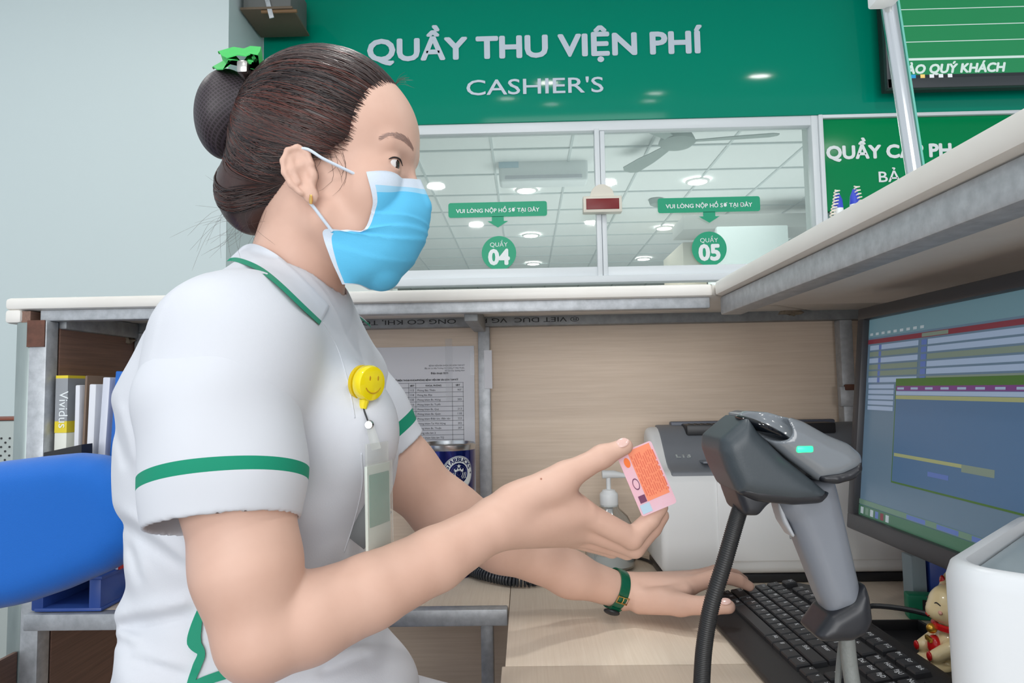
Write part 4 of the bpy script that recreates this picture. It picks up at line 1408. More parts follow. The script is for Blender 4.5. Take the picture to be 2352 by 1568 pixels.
# pelvis and thighs in the white uniform
T.cone((-0.27, 0.68, 0.68), (0.12, 0.66, 0.60), 0.098, 0.068, 0.04)
T.cone((-0.27, 0.83, 0.68), (0.12, 0.88, 0.60), 0.098, 0.068, 0.04)
def folds(X):
    x, y, z = X[:, 0], X[:, 1], X[:, 2]
    w = np.clip((1.00 - z) / 0.06, 0, 1)
    f1 = np.sin((z * 0.85 + x * 0.55) * 92 + 2.2 * np.sin(x * 14 + y * 9)) * 0.0024
    f2 = np.sin((z * 1.0 - x * 0.35) * 63 + 1.5 * np.sin(y * 21)) * 0.0022
    back = np.clip((-0.30 - x) / 0.06, 0, 1)
    f3 = np.sin((z + 0.6 * x) * 55 + y * 12) * 0.0012
    drape = np.exp(-((x + 0.415) / 0.012 + (z - 1.0) * 2.0) ** 2) * 0.004 * np.clip((z - 0.95) / 0.05, 0, 1)
    return w * (f1 * 0.7 + f2) * (0.45 + 0.55 * back) + f3 * 0.6 - drape * 0.5
T.add(folds, (0, 0, 0), 1e6, 0, 'disp')
crease = [((270, 1175), (435, 1295), 0.0040, 0.007), ((256, 1428), (450, 1392), 0.0055, 0.009), ((262, 1455), (318, 1486), 0.0040, 0.006), ((305, 1245), (332, 1335), 0.0030, 0.005),
          ((262, 925), (305, 1075), 0.0040, 0.006), ((285, 1500), (440, 1540), 0.0030, 0.006), ((700, 1480), (850, 1420), 0.004, 0.008), ((720, 1530), (850, 1490), 0.004, 0.007)]
creases = [(A(*a_, 0.66)[[0, 2]], A(*b_, 0.66)[[0, 2]], am, w) for a_, b_, am, w in crease]
def crs(X):
    o = np.zeros(len(X))
    q = X[:, [0, 2]] * (0.66 / X[:, 1:2]) + (1 - 0.66 / X[:, 1:2]) * np.array([[0, CAM.z]])
    near = np.clip((0.76 - X[:, 1]) / 0.05, 0, 1)
    for a_, b_, am, w in creases:
        e_v = b_ - a_
        t = np.clip(((q - a_) @ e_v) / (e_v @ e_v), 0, 1)
        dv = q - a_ - t[:, None] * e_v
        sgn = (e_v[0] * dv[:, 1] - e_v[1] * dv[:, 0]) / np.linalg.norm(e_v)
        tap = np.clip(np.minimum(t, 1 - t) * 6 + 0.25, 0, 1)
        r2 = (dv * dv).sum(1)
        o += tap * am * (np.exp(-((sgn + w) ** 2 + r2 * 0.3) / (w * w)) - 0.8 * np.exp(-((sgn - w * 0.7) ** 2 + r2 * 0.3) / (w * w)))
    return o * near
T.add(crs, (0, 0, 0), 1e6, 0, 'disp')
# neck opening
T.cone(A(655, 740, 0.752), H(-0.016, -0.027, 0), 0.0585, 0.052, 0.004, 'sub')
tu = solid('tunic', T, 0.003, m_cloth, wo, 3, label='white short-sleeved uniform tunic')

def band_mat(name, p, n, t0, t1):
    """white cloth with a woven-in green band between two planes across the sleeve"""
    m = mat(name, (211, 214, 221), 0.8)
    N, L = m.node_tree.nodes, m.node_tree.links
    g = N.new('ShaderNodeNewGeometry'); tcn = N.new('ShaderNodeTexCoord')
    sub = N.new('ShaderNodeVectorMath'); sub.operation = 'SUBTRACT'; sub.inputs[1].default_value = tuple(p)
    dot = N.new('ShaderNodeVectorMath'); dot.operation = 'DOT_PRODUCT'; dot.inputs[1].default_value = tuple(n)
    L.new(tcn.outputs['Object'], sub.inputs[0]); L.new(sub.outputs[0], dot.inputs[0])
    a = N.new('ShaderNodeMath'); a.operation = 'GREATER_THAN'; a.inputs[1].default_value = t0
    c = N.new('ShaderNodeMath'); c.operation = 'LESS_THAN'; c.inputs[1].default_value = t1
    mu = N.new('ShaderNodeMath'); mu.operation = 'MULTIPLY'
    L.new(dot.outputs['Value'], a.inputs[0]); L.new(dot.outputs['Value'], c.inputs[0])
    L.new(a.outputs[0], mu.inputs[0]); L.new(c.outputs[0], mu.inputs[1])
    mx = N.new('ShaderNodeMix'); mx.data_type = 'RGBA'
    mx.inputs[6].default_value = lin((211, 214, 221)); mx.inputs[7].default_value = lin((0, 140, 108))
    L.new(mu.outputs[0], mx.inputs[0]); L.new(mx.outputs[2], N['Principled BSDF'].inputs['Base Color'])
    return m

def sleeve(pts, rs, hp_, hn, m, name='sleeve'):
    """hollow sleeve: hp_ a point of the hem, hn pointing out of the sleeve (down the arm)"""
    S = Field()
    S.chain(pts, rs, 0.02)
    def fd(X):
        z = X[:, 2]
        return np.sin(z * 60 + X[:, 0] * 35) * 0.0010 + np.sin(X[:, 0] * 75 - z * 30) * 0.0008
    S.add(fd, (0, 0, 0), 1e6, 0, 'disp')
    K = Field(); K.p = list(S.p)
    def hollow(X):
        return np.maximum(K.eval(X) + 0.0035, -0.055 - (X - hp_) @ hn)
    S.half(hp_, hn, 0.001)
    S.add(hollow, (0, 0, 0), 1e6, 0.001, 'sub')
    return solid(name, S, 0.0020, m, wo, 2)

hemp = A(520, 1178, 0.52)
ax_r = nrm(A(524, 1160, 0.568) - A(520, 880, 0.59))
hn = nrm(np.array((0.13, -0.30, -1.0)))
m_slv = band_mat('sleeve_right_cloth', hemp, hn, -0.0405, -0.030)
sleeve([A(545, 800, 0.614), A(506, 930, 0.592), A(516, 1080, 0.578), A(520, 1220, 0.570)], [0.0555, 0.0640, 0.0620, 0.0595], hemp, hn, m_slv)
lp = A(926, 1026, 0.905)
ln = nrm(A(922, 1078, 0.915) - LS)
ln = nrm(ln + np.array((0.10, 0, 0.0)))
m_sll = band_mat('sleeve_left_cloth', lp, ln, -0.034, -0.019)
sleeve([A(790, 870, 0.890), A(850, 965, 0.902), A(945, 1105, 0.916)], [0.053, 0.052, 0.050], lp, ln, m_sll)

# ---- collar with green edge, lying on neck and tunic
def on_clothes(pxy, off):
    o = np.array(CAM)
    v = np.array([nrm(A(x, y, 1.0) - o) for x, y in pxy])
    t = np.full(len(v), 0.45)
    c = A(640, 650, 0.70)
    for _ in range(40):
        X = o + v * t[:, None]
        t = np.minimum(t + np.minimum(T.eval(X), B.eval(X, c, 0.2)) * 0.9, 0.80)
    return o + v * (t - off)[:, None]
topc = spline([(556, 566), (582, 558), (630, 580), (672, 614), (714, 656), (757, 703)], 36)
botc = spline([(520, 600), (540, 600), (592, 620), (642, 660), (690, 706), (734, 746)], 36)
for nm, a, c, m, lift in (('collar', 0.0, 0.80, m_cloth, 0.0065), ('collar_trim', 0.79, 1.0, m_trim, 0.0078)):
    tt_ = np.linspace(a, c, 8)
    q = np.array([topc[i] + (botc[i] - topc[i]) * t for i in range(36) for t in tt_])
    lf = np.array([lift + 0.003 * (1 - t) for i in range(36) for t in tt_])
    fr_ = on_clothes(q, 0.0)
    v_ = np.array([nrm(np.array(CAM) - p) for p in fr_])
    # smooth the drape along the collar
    Gd = (fr_ + v_ * lf[:, None]).reshape(36, 8, 3)
    for _ in range(8):
        Gd[1:-1] = (Gd[:-2] + 2 * Gd[1:-1] + Gd[2:]) / 4
    Gb = Gd - v_.reshape(36, 8, 3) * 0.0022
    for s in (0, 1):
        ga, gb_ = Gd.copy(), Gb.copy()
        if s: ga[..., 1] = 2 * 0.757 - ga[..., 1]; gb_[..., 1] = 2 * 0.757 - gb_[..., 1]
        MB().rings([list(ga[i]) + list(gb_[i][::-1]) for i in range(24 if s else 36)]).build(nm, m, tu, sharp=60)
# collar stand behind/under the fold
MB().rings([[A(762, 700, 0.712) + np.array((0, 0, 0)), A(775, 708, 0.722), A(772, 742, 0.715), A(745, 748, 0.70)], [A(770, 700, 0.80), A(778, 708, 0.80), A(774, 742, 0.80), A(750, 748, 0.80)]]).build('collar_stand', m_cloth, tu)

# green trim lines at the hip (follow the tunic surface)
def on_tunic(pxy, off):
    o = np.array(CAM)
    v = np.array([nrm(A(x, y, 1.0) - o) for x, y in pxy])
    t = np.full(len(v), 0.40)
    for _ in range(40):
        t += T.eval(o + v * t[:, None]) * 0.9
    return o + v * (t - off)[:, None]
def ribbon(path, w0, name):
    p = spline([(x, y) for x, y in path], 40)
    tg = np.gradient(p, axis=0)
    nr = np.stack([-tg[:, 1], tg[:, 0]], 1); nr /= np.linalg.norm(nr, axis=1)[:, None]
    ws = np.interp(np.linspace(0, 1, 40), np.linspace(0, 1, len(w0)), w0)
    q = np.array([p[i] + nr[i] * ws[i] * t for i in range(40) for t in (-1, -0.5, 0, 0.5, 1)])
    a, b = on_tunic(q, 0.003).reshape(40, 5, 3), on_tunic(q, -0.002).reshape(40, 5, 3)
    MB().rings([list(a[i]) + list(b[i][::-1]) for i in range(40)]).build(name, m_trim, tu, sharp=50)
def seam(path):
    q = spline(path, 30)
    MB().tube(on_tunic(q, 0.0), 0.0007, 6).build('seam', m_cloth, tu, sharp=None)
seam([(830, 1040), (832, 1110), (815, 1190), (790, 1268)])
seam([(742, 740), (775, 800), (800, 880), (815, 960)])
ribbon([(462, 1395), (450, 1440), (446, 1475), (462, 1500), (452, 1530), (436, 1575), (432, 1620)], [6, 13, 17, 9, 10, 8, 8], 'hip_trim')
ribbon([(420, 1585), (480, 1560), (560, 1535), (640, 1515)], [10, 11, 12, 10], 'hip_trim')
# ================================================================== things on the desks
m_paper = mat('paper', (222, 224, 230), 0.7)
m_ink = mat('print_ink', (72, 76, 86), 0.8)

# ---- phone list taped to the back panel
t = thing('phone_list', 'white printed telephone list sheet taped to the beige panel', 'paper', tuple(P(965, 1010, D2 - 0.003)), world=True)
px1, py0 = 1092, 793
ly = D2 - 0.0025
s_ = ly / FPX
x1_ = Xat(1090, 900, ly); z1_ = Zat(1090, 794, ly)
wA = 0.232
MB().box((x1_ - wA / 2, ly, z1_ - 0.165), (wA, 0.0012, 0.33), 0).build('sheet', m_paper, t, smooth=False)
lines, txt = MB(), []
lx = lambda px: Xat(px, 900, ly)
lz = lambda py: Zat(1000, py, ly)
rows_y = [879, 889.5] + [889.5 + 10.9 * k for k in range(1, 14)]
def hl(xa, xb, z, w=0.0007): lines.poly([(xa, ly - 0.0008, z - w / 2), (xb, ly - 0.0008, z - w / 2), (xb, ly - 0.0008, z + w / 2), (xa, ly - 0.0008, z + w / 2)])
def vl(x, za, zb_, w=0.0007): lines.poly([(x - w / 2, ly - 0.0008, za), (x + w / 2, ly - 0.0008, za), (x + w / 2, ly - 0.0008, zb_), (x - w / 2, ly - 0.0008, zb_)])
for y in rows_y: hl(lx(852), lx(1065), lz(y))
for x in (852, 939, 955, 1039, 1064): vl(lx(x), lz(rows_y[-1]), lz(879))
lines.build('table_lines', m_ink, t, smooth=False, fixn=False, kind='stuff')
def put(body, px, py, wpx, bold=0, al='LEFT'):
    V, F = text_data(body, 1, 0)
    k = wpx * s_ / (V[:, 0].max() - V[:, 0].min())
    V = (V - [V[:, 0].min(), 0, 0]) * [k, k, 1]
    if al == 'RIGHT': V = V - [wpx * s_, 0, 0]
    parts = [(V, F)]
    if bold: parts += [(V + [bold, 0, 0], F), (V + [0, bold, 0], F)]
    for v, f in parts: txt.append((xf(v, WALLF((lx(px), ly - 0.0012, lz(py)))), f))
put('BỆNH VIỆN ĐA KHOA SÀI GÒN TAM KỲ', 1068, 841, 82, 0, 'RIGHT')
put('Địa chỉ: Lô A5a Trương Chí Cương, P. Hòa Thuận,', 1068, 847, 92, 0, 'RIGHT')
put('TP Tam Kỳ, Quảng Nam', 1068, 853, 46, 0, 'RIGHT')
put('Điện thoại: 0235', 1030, 859, 40, 0.0002, 'RIGHT')
put('DANH SÁCH SỐ ĐIỆN THOẠI KHOA/PHÒNG BỆNH VIỆN ĐK SÀI GÒN TAM KỲ', 876, 874, 177, 0.0003)
put('KHOA, PHÒNG', 880, 887, 36, 0.0002); put('SĐT', 942, 887, 10, 0.0002); put('KHOA, PHÒNG', 978, 887, 36, 0.0002); put('SĐT', 1047, 887, 10, 0.0002)
left = ['Cấp cứu', 'P. KTA', 'Răng Hàm Mặt', 'Xét nghiệm', 'P. Hồi sức', '', '', '', '', '']
rgt = ['Phòng Bác Thiên', 'Phòng Bác Đạt', 'Phòng khám Bs. Hưng', 'Phòng khám Bs. Tuyết', 'Phòng khám Bs. Quý', 'Phòng khám Bs. Quân', 'Phòng khám Điện tim, điện não', 'Phòng khám Tai Mũi Họng', 'Phòng khám Bs. Thuận', 'Phòng siêu âm 2', 'Phòng khám Siêu âm TQ']
wid = [41, 34, 53, 53, 49, 53, 75, 64, 54, 41, 60]
n1 = ['115', '114', '130', '210', '301', '303', '401', '601', '701', '21', '']
n2 = ['907', '', '203', '', '213', '118', '223', '202', '207', '', '']
for i in range(11):
    y = rows_y[1] + 10.9 * i + 8.2
    put(rgt[i], 959, y, wid[i])
    if n1[i]: put(n1[i], 942, y, 9 if len(n1[i]) == 3 else 6)
    if n2[i]: put(n2[i], 1060, y, 9, 0, 'RIGHT')
    if i < 5 and left[i]: put(left[i], 926 if i != 2 else 928, y, min(36, 5 * len(left[i])), 0, 'RIGHT')
V, F = merge(txt)
raw('print', V, F, m_ink, t)['kind'] = 'stuff'
lg = lambda px, py: (lx(px), ly - 0.0012, lz(py))
MB().box(lg(877, 845), (0.010, 0.0006, 0.004)).box(lg(877, 845), (0.004, 0.0007, 0.010)).box(lg(877, 856), (0.02, 0.0005, 0.0015)).build('logo_mark', mat('logo_green', (80, 110, 108), 0.7), t)
tape = mat('clear_tape', (235, 238, 242), 0.10, alpha=0.14)
MB().box(lg(1032, 850), (0.014, 0.0006, 0.13)).build('tape_strip', tape, t)
MB().box(lg(1086, 835), (0.010, 0.0006, 0.05)).build('tape_strip', tape, t)
MB().box((Xat(1121, 845, D2 - 0.035), D2 - 0.0325, Zat(1121, 848, D2 - 0.035)), (0.016, 0.001, 0.078), 0, Matrix()).build('note_strip', m_paper, t)

# ---- binders and files in the left bay
xb = lambda px, d: Xat(px, 950, d)
rk = thing('letter_tray', 'blue plastic letter tray under the files on the left desk', 'tray', (-0.66, 1.27, DY), world=True)
m_bluep = mat('tray_blue', (52, 84, 160), 0.4)
tx0, tx1 = XL + 0.012, Xat(262, 1330, 1.135)
TZ = 0.806
MB().box(((tx0 + tx1) / 2, 1.2425, DY + 0.004), (tx1 - tx0, 0.28, 0.006), 0.002).build('bottom', m_bluep, rk)
MB().box(((tx0 + tx1) / 2, 1.2425, TZ - 0.003), (tx1 - tx0, 0.28, 0.006), 0.002).build('top_shelf', m_bluep, rk)
for x in (tx0 + 0.004, tx1 - 0.012):
    MB().box((x, 1.2425, (DY + TZ) / 2), (0.02, 0.278, TZ - DY - 0.004), 0.003).build('side_wall', m_bluep, rk)
MB().box(((tx0 + tx1) / 2, 1.378, (DY + TZ) / 2), (tx1 - tx0, 0.008, TZ - DY - 0.004), 0.002).build('back_wall', m_bluep, rk)
def upright(name, pxa, pxb, pytop, d0, depth, m, label, cat, group, lean=0.0, z0=TZ, parts=None):
    xa, xb_ = xb(pxa, d0), xb(pxb, d0)
    z1 = Zat((pxa + pxb) / 2, pytop, d0)
    t = thing(name, label, cat, ((xa + xb_) / 2, d0, z0), Euler((0, lean, 0)), group)
    w, h = xb_ - xa, z1 - z0
    parts(t, w, h, depth) if parts else MB().box((0, depth / 2, h / 2), (w, depth, h), 0.002).build('cover', m, t)
    return t
m_yel = mat('binder_yellow', (232, 210, 50), 0.5); m_gry = mat('binder_grey', (150, 154, 158), 0.5); m_ivo = mat('binder_ivory', (226, 228, 218), 0.5)
def binder(t, w, h, dp):
    b1, b2, b3 = h * 0.70, h * 0.76, h * 0.985
    for a, c, m, nm in ((0, b1, m_ivo, 'lower_cover'), (b1, b2, m_yel, 'stripe'), (b2, b3, m_gry, 'upper_cover'), (b3, h, m_yel, 'top_edge')):
        MB().box((0, dp / 2, (a + c) / 2), (w, dp, c - a), 0.0012 if nm == 'lower_cover' else 0).build(nm, m, t)
    V, F = text_data('Vividus', 1, 0)
    k = 0.062 / (V[:, 0].max() - V[:, 0].min())
    raw('lettering', xf(V * k, frame((-0.003, -0.0008, b3 - 0.022), (0, 0, -1), (1, 0, 0))), F, m_letterw, t)
    MB().box((-0.002, -0.0008, h * 0.22), (w * 0.8, 0.0012, 0.11)).build('spine_label', mat('label_frame', (70, 84, 120), 0.6), t)
    MB().box((-0.002, -0.0012, h * 0.22), (w * 0.66, 0.0014, 0.104)).build('label_paper', m_paper, t)
    V, F = text_data('kí', 1, 0)
    k = 0.02 / (V[:, 0].max() - V[:, 0].min())
    raw('lettering', xf(V * k, frame((-0.004, -0.0022, h * 0.24), (0, 0, -1), (1, 0, 0))), F, m_ink, t)
fg = 'files standing in the left bay'
upright('lever_binder', 126, 154, 862, 1.150, 0.228, None, 'ivory and grey binder with a yellow stripe, leftmost of the files', 'binder', fg, 0, TZ, binder)
m_brown = mat('folder_brown', (120, 100, 84), 0.6)
upright('paper_file', 171, 182, 884, 1.152, 0.21, m_paper, 'thin white paper file beside the ivory binder', 'file', fg, 0)
upright('document_folder', 184, 190, 862, 1.155, 0.22, m_brown, 'thin brown folder with yellowed edge among the white files', 'folder', fg, 0.02)
upright('paper_file', 195, 211, 882, 1.154, 0.20, m_paper, 'stack of plastic-sleeved white papers right of the brown folder', 'file', fg, 0.02)
upright('paper_file', 215, 232, 866, 1.152, 0.20, mat('sleeve_white', (206, 210, 222), 0.35), 'punched white sleeve file leaning against the blue folder', 'file', fg, 0.045)
upright('document_folder', 241, 268, 852, 1.150, 0.24, mat('folder_blue', (22, 100, 190), 0.4), 'tall bright blue folder leaning behind the woman', 'folder', fg, 0.05)
def redfold(t, w, h, dp):
    MB().box((-w * 0.2, dp / 2, h / 2), (w * 0.6, dp, h), 0.001).build('pages', m_paper, t)
    MB().box((w * 0.3, dp / 2, h / 2), (w * 0.4, dp, h), 0.001).build('cover', mat('folder_red', (196, 30, 34), 0.45), t)
upright('document_folder', 272, 283, 985, 1.142, 0.15, None, 'small red and white folder beside the tall blue folder', 'folder', fg, 0.06, TZ, redfold)
o = thing('desk_organizer', 'black slanted plastic box standing in front of the binders', 'box', (xb(168, 1.12), 1.118, TZ), world=False)
zo = Zat(150, 1028, 1.12) - TZ
MB().prism([(-0.036, 0), (0.028, 0), (0.026, zo + 0.006), (-0.036, zo - 0.006)], -0.014, 0.014, Matrix.Rotation(rad(90), 4, 'X')).build('casing', m_black, o)
MB().box((0.0, -0.0146, zo - 0.03), (0.05, 0.001, 0.02)).build('label', m_paper, o)
pp = thing('paper_stack', 'small stack of white papers beside the blue letter tray', 'paper', (tx1 + 0.055, 1.25, DY))
for k in range(4): MB().box((random.uniform(-.004, .004), random.uniform(-.004, .004), 0.003 + k * 0.004), (0.07, 0.18, 0.0036), 0.001).build('sheet_pile', m_paper, pp)

# ---- blue office chair behind the woman
ch = thing('office_chair', 'blue upholstered office chair behind the seated woman', 'chair', (-0.42, 0.86, 0.0), world=True)
CF = Field()
out = [(-220, 1150), (-150, 1085), (-60, 1068), (40, 1056), (130, 1047), (200, 1056), (252, 1088), (290, 1140), (306, 1205), (290, 1270), (220, 1326), (110, 1374), (10, 1408), (-90, 1428), (-190, 1410), (-236, 1300)]
cdp = 0.90
pts2 = [(Xat(x, y, cdp), Zat(x, y, cdp)) for x, y in out]
CM = Matrix(((1, 0, 0, 0), (0, 0, -1, cdp + 0.05), (0, 1, 0, 0), (0, 0, 0, 1)))
CF.extrude(pts2, 0.045, 0.040, 0.0, M=CM)
solid('backrest', CF, 0.005, mat('chair_blue', (0, 98, 190), 0.85, bump=(900, 0.25), sheen=0.2), ch, 6)
m_cg = mat('chair_grey_plastic', (150, 155, 158), 0.5)
MB().tube(spline([(-0.80, 0.97, 0.84), (-0.79, 0.98, 0.62), (-0.55, 0.90, 0.50), (-0.38, 0.80, 0.505)], 14), 0.018, 10).build('back_bracket', m_black, ch)
MB().box((-0.30, 0.755, 0.535), (0.40, 0.40, 0.06), 0.025, seg=3).build('seat', MATS['chair_blue'], ch)
MB().tube([(-0.30, 0.755, 0.50), (-0.30, 0.755, 0.10)], 0.022, 14).build('column', m_black, ch)
for k in range(5):
    a_ = 2 * math.pi * k / 5 + 0.3
    e = Vector((-0.30 + 0.26 * math.cos(a_), 0.755 + 0.26 * math.sin(a_), 0.07))
    MB().tube([(-0.30, 0.755, 0.11), e], [0.022, 0.014], 8).build('base_arm', m_black, ch)
    MB().lathe([(0.025, -0.012), (0.025, 0.012)], 16, Matrix.Translation((e.x, e.y, 0.026)) @ Matrix.Rotation(rad(90), 4, 'X')).build('castor', m_black, ch)
# ---- tumbler
tm = thing('tumbler', 'shiny dark blue steel tumbler with a round white emblem', 'tumbler', tuple(G(1030, 1290, DY))[:2] + (DY,))
q = P(1029, 1016, 1.30)
tm.location = (q.x, 1.30, DY)
R_ = 0.0515
hT = q.z - DY
m_tb = mat('tumbler_blue', (12, 34, 120), 0.18, metal=0.7, coat=0.5)
m_steel = mat('brushed_steel', (200, 202, 205), 0.25, metal=1)
MB().lathe([(R_ * 0.80, 0.0), (R_ * 0.84, 0.004), (R_ * 0.90, 0.08), (R_, hT - 0.03), (R_, hT - 0.012)], 48).build('body', m_tb, tm)
MB().lathe([(R_, hT - 0.012), (R_ * 1.02, hT - 0.008), (R_ * 1.02, hT - 0.002), (R_ * 0.97, hT), (R_ * 0.94, hT - 0.006), (0.01, hT - 0.008)], 48).build('rim_lid', m_steel, tm)
def wrap(V, zc, ang, r=R_ + 0.0006):
    V = np.asarray(V, float)
    a = -math.pi / 2 + ang + V[:, 0] / r
    rr_ = r + V[:, 2]
    return np.stack([rr_ * np.cos(a), rr_ * np.sin(a), zc + V[:, 1]], 1)
zc = Zat(1043, 1087, 1.25) - DY
ang = rad(28)
def ring_mesh(r0, r1, n=64, z=0.0):
    V, F = [], []
    for k in range(n):
        a_ = 2 * math.pi * k / n
        V += [(r0 * math.cos(a_), r0 * math.sin(a_), z), (r1 * math.cos(a_), r1 * math.sin(a_), z)]
    for k in range(n):
        a0, b0 = 2 * k, 2 * ((k + 1) % n)
        F.append((a0, a0 + 1, b0 + 1, b0))
    return np.array(V), F
RL = 0.031
# pale disc, blue centre, outer line, lettering on an arc, star and crown
prt = [(ring_mesh(0.0005 + RL * i / 8, RL * (i + 1) / 8 + 0.0005 if i < 7 else RL)) for i in range(8)]
V, F = merge(prt); raw('emblem_disc', wrap(V, zc, ang), F, m_letterw, tm)
prt = [ring_mesh(0.0002 + 0.0185 * i / 5, 0.0185 * (i + 1) / 5) for i in range(5)]
V, F = merge(prt); raw('emblem_centre', wrap(V + [0, 0, 0.0003], zc, ang), F, m_tb, tm)
V, F = ring_mesh(RL * 0.945, RL * 0.97, 64, 0.0004); raw('emblem_ring', wrap(V, zc, ang), F, m_tb, tm)
V, F = text_data('STARBUCKS', 1, 0)
k = 0.0078 / 0.73
V = V * k
tw = V[:, 0].max() - V[:, 0].min()
def arc(V):
    th = math.pi / 2 - (V[:, 0] - tw / 2) / 0.0225 * 0.98
    rr_ = 0.0208 + V[:, 1]
    return np.stack([rr_ * np.cos(th), rr_ * np.sin(th), np.full(len(V), 0.0006)], 1)
V, F = merge([(arc(V), F), (arc(V + [0.0004, 0, 0]), F), (arc(V - [0.0004, 0, 0]), F)])
raw('emblem_lettering', wrap(V, zc, ang), F, m_tb, tm)
def star(c, r, z):
    V = [(c[0], c[1], z)] + [(c[0] + (r if i % 2 == 0 else r * 0.4) * math.sin(i * math.pi / 5), c[1] + (r if i % 2 == 0 else r * 0.4) * math.cos(i * math.pi / 5), z) for i in range(10)]
    return np.array(V), [(0, 1 + i, 1 + (i + 1) % 10) for i in range(10)]
prt = [star((0, 0.0125), 0.0042, 0.0006)]
crown = np.array([(-0.008, 0.002, 0.0006), (0.008, 0.002, 0.0006), (0.0095, 0.0085, 0.0006), (0.005, 0.0055, 0.0006), (0.0025, 0.0095, 0.0006), (0, 0.006, 0.0006), (-0.0025, 0.0095, 0.0006), (-0.005, 0.0055, 0.0006), (-0.0095, 0.0085, 0.0006)])
prt.append((crown, [(0, 1, 2, 3), (0, 3, 5), (3, 4, 5), (0, 5, 7), (5, 6, 7), (0, 7, 8)]))
for sx in (-1, 1):
    for j in range(3):
        xs_ = 0.006 + j * 0.0035
        V = [(sx * (xs_ + 0.001 * math.sin(i * 1.4) + w), 0.001 - i * 0.0022, 0.0006) for i in range(6) for w in (0, 0.0013)]
        prt.append((np.array(V), [(2 * i, 2 * i + 1, 2 * i + 3, 2 * i + 2) for i in range(5)]))
V, F = merge(prt); raw('emblem_crown', wrap(V, zc, ang), F, m_letterw, tm)
V, F = star((0.0262, -0.001), 0.0026, 0.0006); raw('emblem_star', wrap(V, zc, ang), F, m_tb, tm)

# ---- coiled telephone cord
pts = []
path = spline([G(1072, 1304, 0.763), G(1092, 1311, 0.763), G(1115, 1318, 0.764), G(1150, 1326, 0.763), G(1185, 1331, 0.763), G(1235, 1328, 0.763), G(1290, 1300, 0.763)], 340)
for i, p in enumerate(path):
    tg = nrm(path[min(i + 1, 339)] - path[max(i - 1, 0)])
    sd = nrm(np.cross(tg, (0, 0, 1)))
    a_ = i * 0.62
    pts.append(p + 0.0098 * (sd * math.cos(a_) + np.array((0, 0, 1)) * math.sin(a_)))
MB().tube(pts, 0.0024, 7).build('telephone_cord', mat('cord_black', (44, 48, 54), 0.35), label='black coiled telephone cord lying on the desk under her arms', cat='cord')

# ---- hand sanitizer bottle
q = P(1402, 1272, 1.335)
sb_ = thing('sanitizer_bottle', 'clear round pump bottle of hand sanitizer in front of the panel', 'bottle', (q.x, q.y, DY))
sc_ = q.y / FPX
m_clear = bpy.data.materials.new('clear_plastic'); m_clear.use_nodes = True
N, L = m_clear.node_tree.nodes, m_clear.node_tree.links
N.remove(N['Principled BSDF'])
tr = N.new('ShaderNodeBsdfTransparent'); tr.inputs[0].default_value = (0.90, 0.91, 0.90, 1)
gl = N.new('ShaderNodeBsdfGlossy'); gl.inputs['Roughness'].default_value = 0.06
lw = N.new('ShaderNodeLayerWeight'); lw.inputs[0].default_value = 0.35
mx = N.new('ShaderNodeMixShader')
L.new(lw.outputs['Facing'], mx.inputs[0]); L.new(tr.outputs[0], mx.inputs[1]); L.new(gl.outputs[0], mx.inputs[2]); L.new(mx.outputs[0], N['Material Output'].inputs[0])
r_ = 57 * sc_
MB().lathe([(r_ * 0.80, 0.001), (r_ * 0.95, 0.006), (r_, 0.03), (r_ * 1.0, 60 * sc_), (r_ * 0.93, 90 * sc_), (r_ * 0.72, 115 * sc_), (r_ * 0.40, 132 * sc_), (r_ * 0.36, 140 * sc_)], 40).build('bottle', m_clear, sb_)
MB().lathe([(r_ * 0.74, 0.004), (r_ * 0.90, 0.008), (r_ * 0.95, 0.03), (0.002, 0.031)], 32).build('gel', mat('gel_white', (214, 222, 226), 0.2), sb_)
MB().lathe([(0.0165, 136 * sc_), (0.0175, 138 * sc_), (0.0175, 163 * sc_), (0.0165, 165 * sc_), (0.013, 169 * sc_), (0.012, 172 * sc_), (0.006, 174 * sc_)], 28).build('pump_collar', m_white, sb_)
MB().tube([(0, 0, 170 * sc_), (0, 0, 205 * sc_)], 0.0045, 12).build('pump_stem', m_white, sb_)
MB().tube([(-0.012, 0, 207 * sc_), (0.01, 0, 207 * sc_), (0.034, 0.0, 203 * sc_)], [0.008, 0.0075, 0.004], 12).build('pump_head', m_white, sb_)
MB().tube([(0, 0, 132 * sc_), (0, 0, 95 * sc_)], 0.0075, 14).build('pump_chamber', mat('pump_grey', (220, 224, 228), 0.3), sb_)
MB().tube([(0, 0, 95 * sc_), (0.004, 0, 0.006)], 0.003, 8).build('dip_tube', m_white, sb_)

# ---- big white laser printer
q = P(1522, 1310, 1.215)
pw, pd = 0.45, 0.168
lp_ = thing('laser_printer', 'large white and grey laser printer against the back panel', 'printer', (q.x + pw / 2, 1.213, DY))
ztop = Zat(1620, 1083, 1.215) - DY
zbk = Zat(1480, 978, 1.40) - DY
m_pw = mat('printer_white', (236, 238, 238), 0.42); m_pg = mat('printer_grey', (124, 129, 136), 0.45); m_pdk = mat('printer_dark', (40, 42, 46), 0.4)
def rounded_prism_x(prof, x0, x1, bev=0.006):
    b = MB()
    b.prism([(y, z) for y, z in prof], x0, x1, Matrix(((0, 0, 1, 0), (1, 0, 0, 0), (0, 1, 0, 0), (0, 0, 0, 1))))
    bmesh.ops.recalc_face_normals(b.bm, faces=b.bm.faces)
    bmesh.ops.bevel(b.bm, geom=[e for e in b.bm.edges if e.calc_face_angle(0) > 0.6], offset=bev, segments=3, profile=0.5, affect='EDGES')
    return b
hw = pw / 2
prof = [(0.0, 0.016), (0.0, ztop - 0.018), (0.006, ztop - 0.004), (0.02, ztop)]
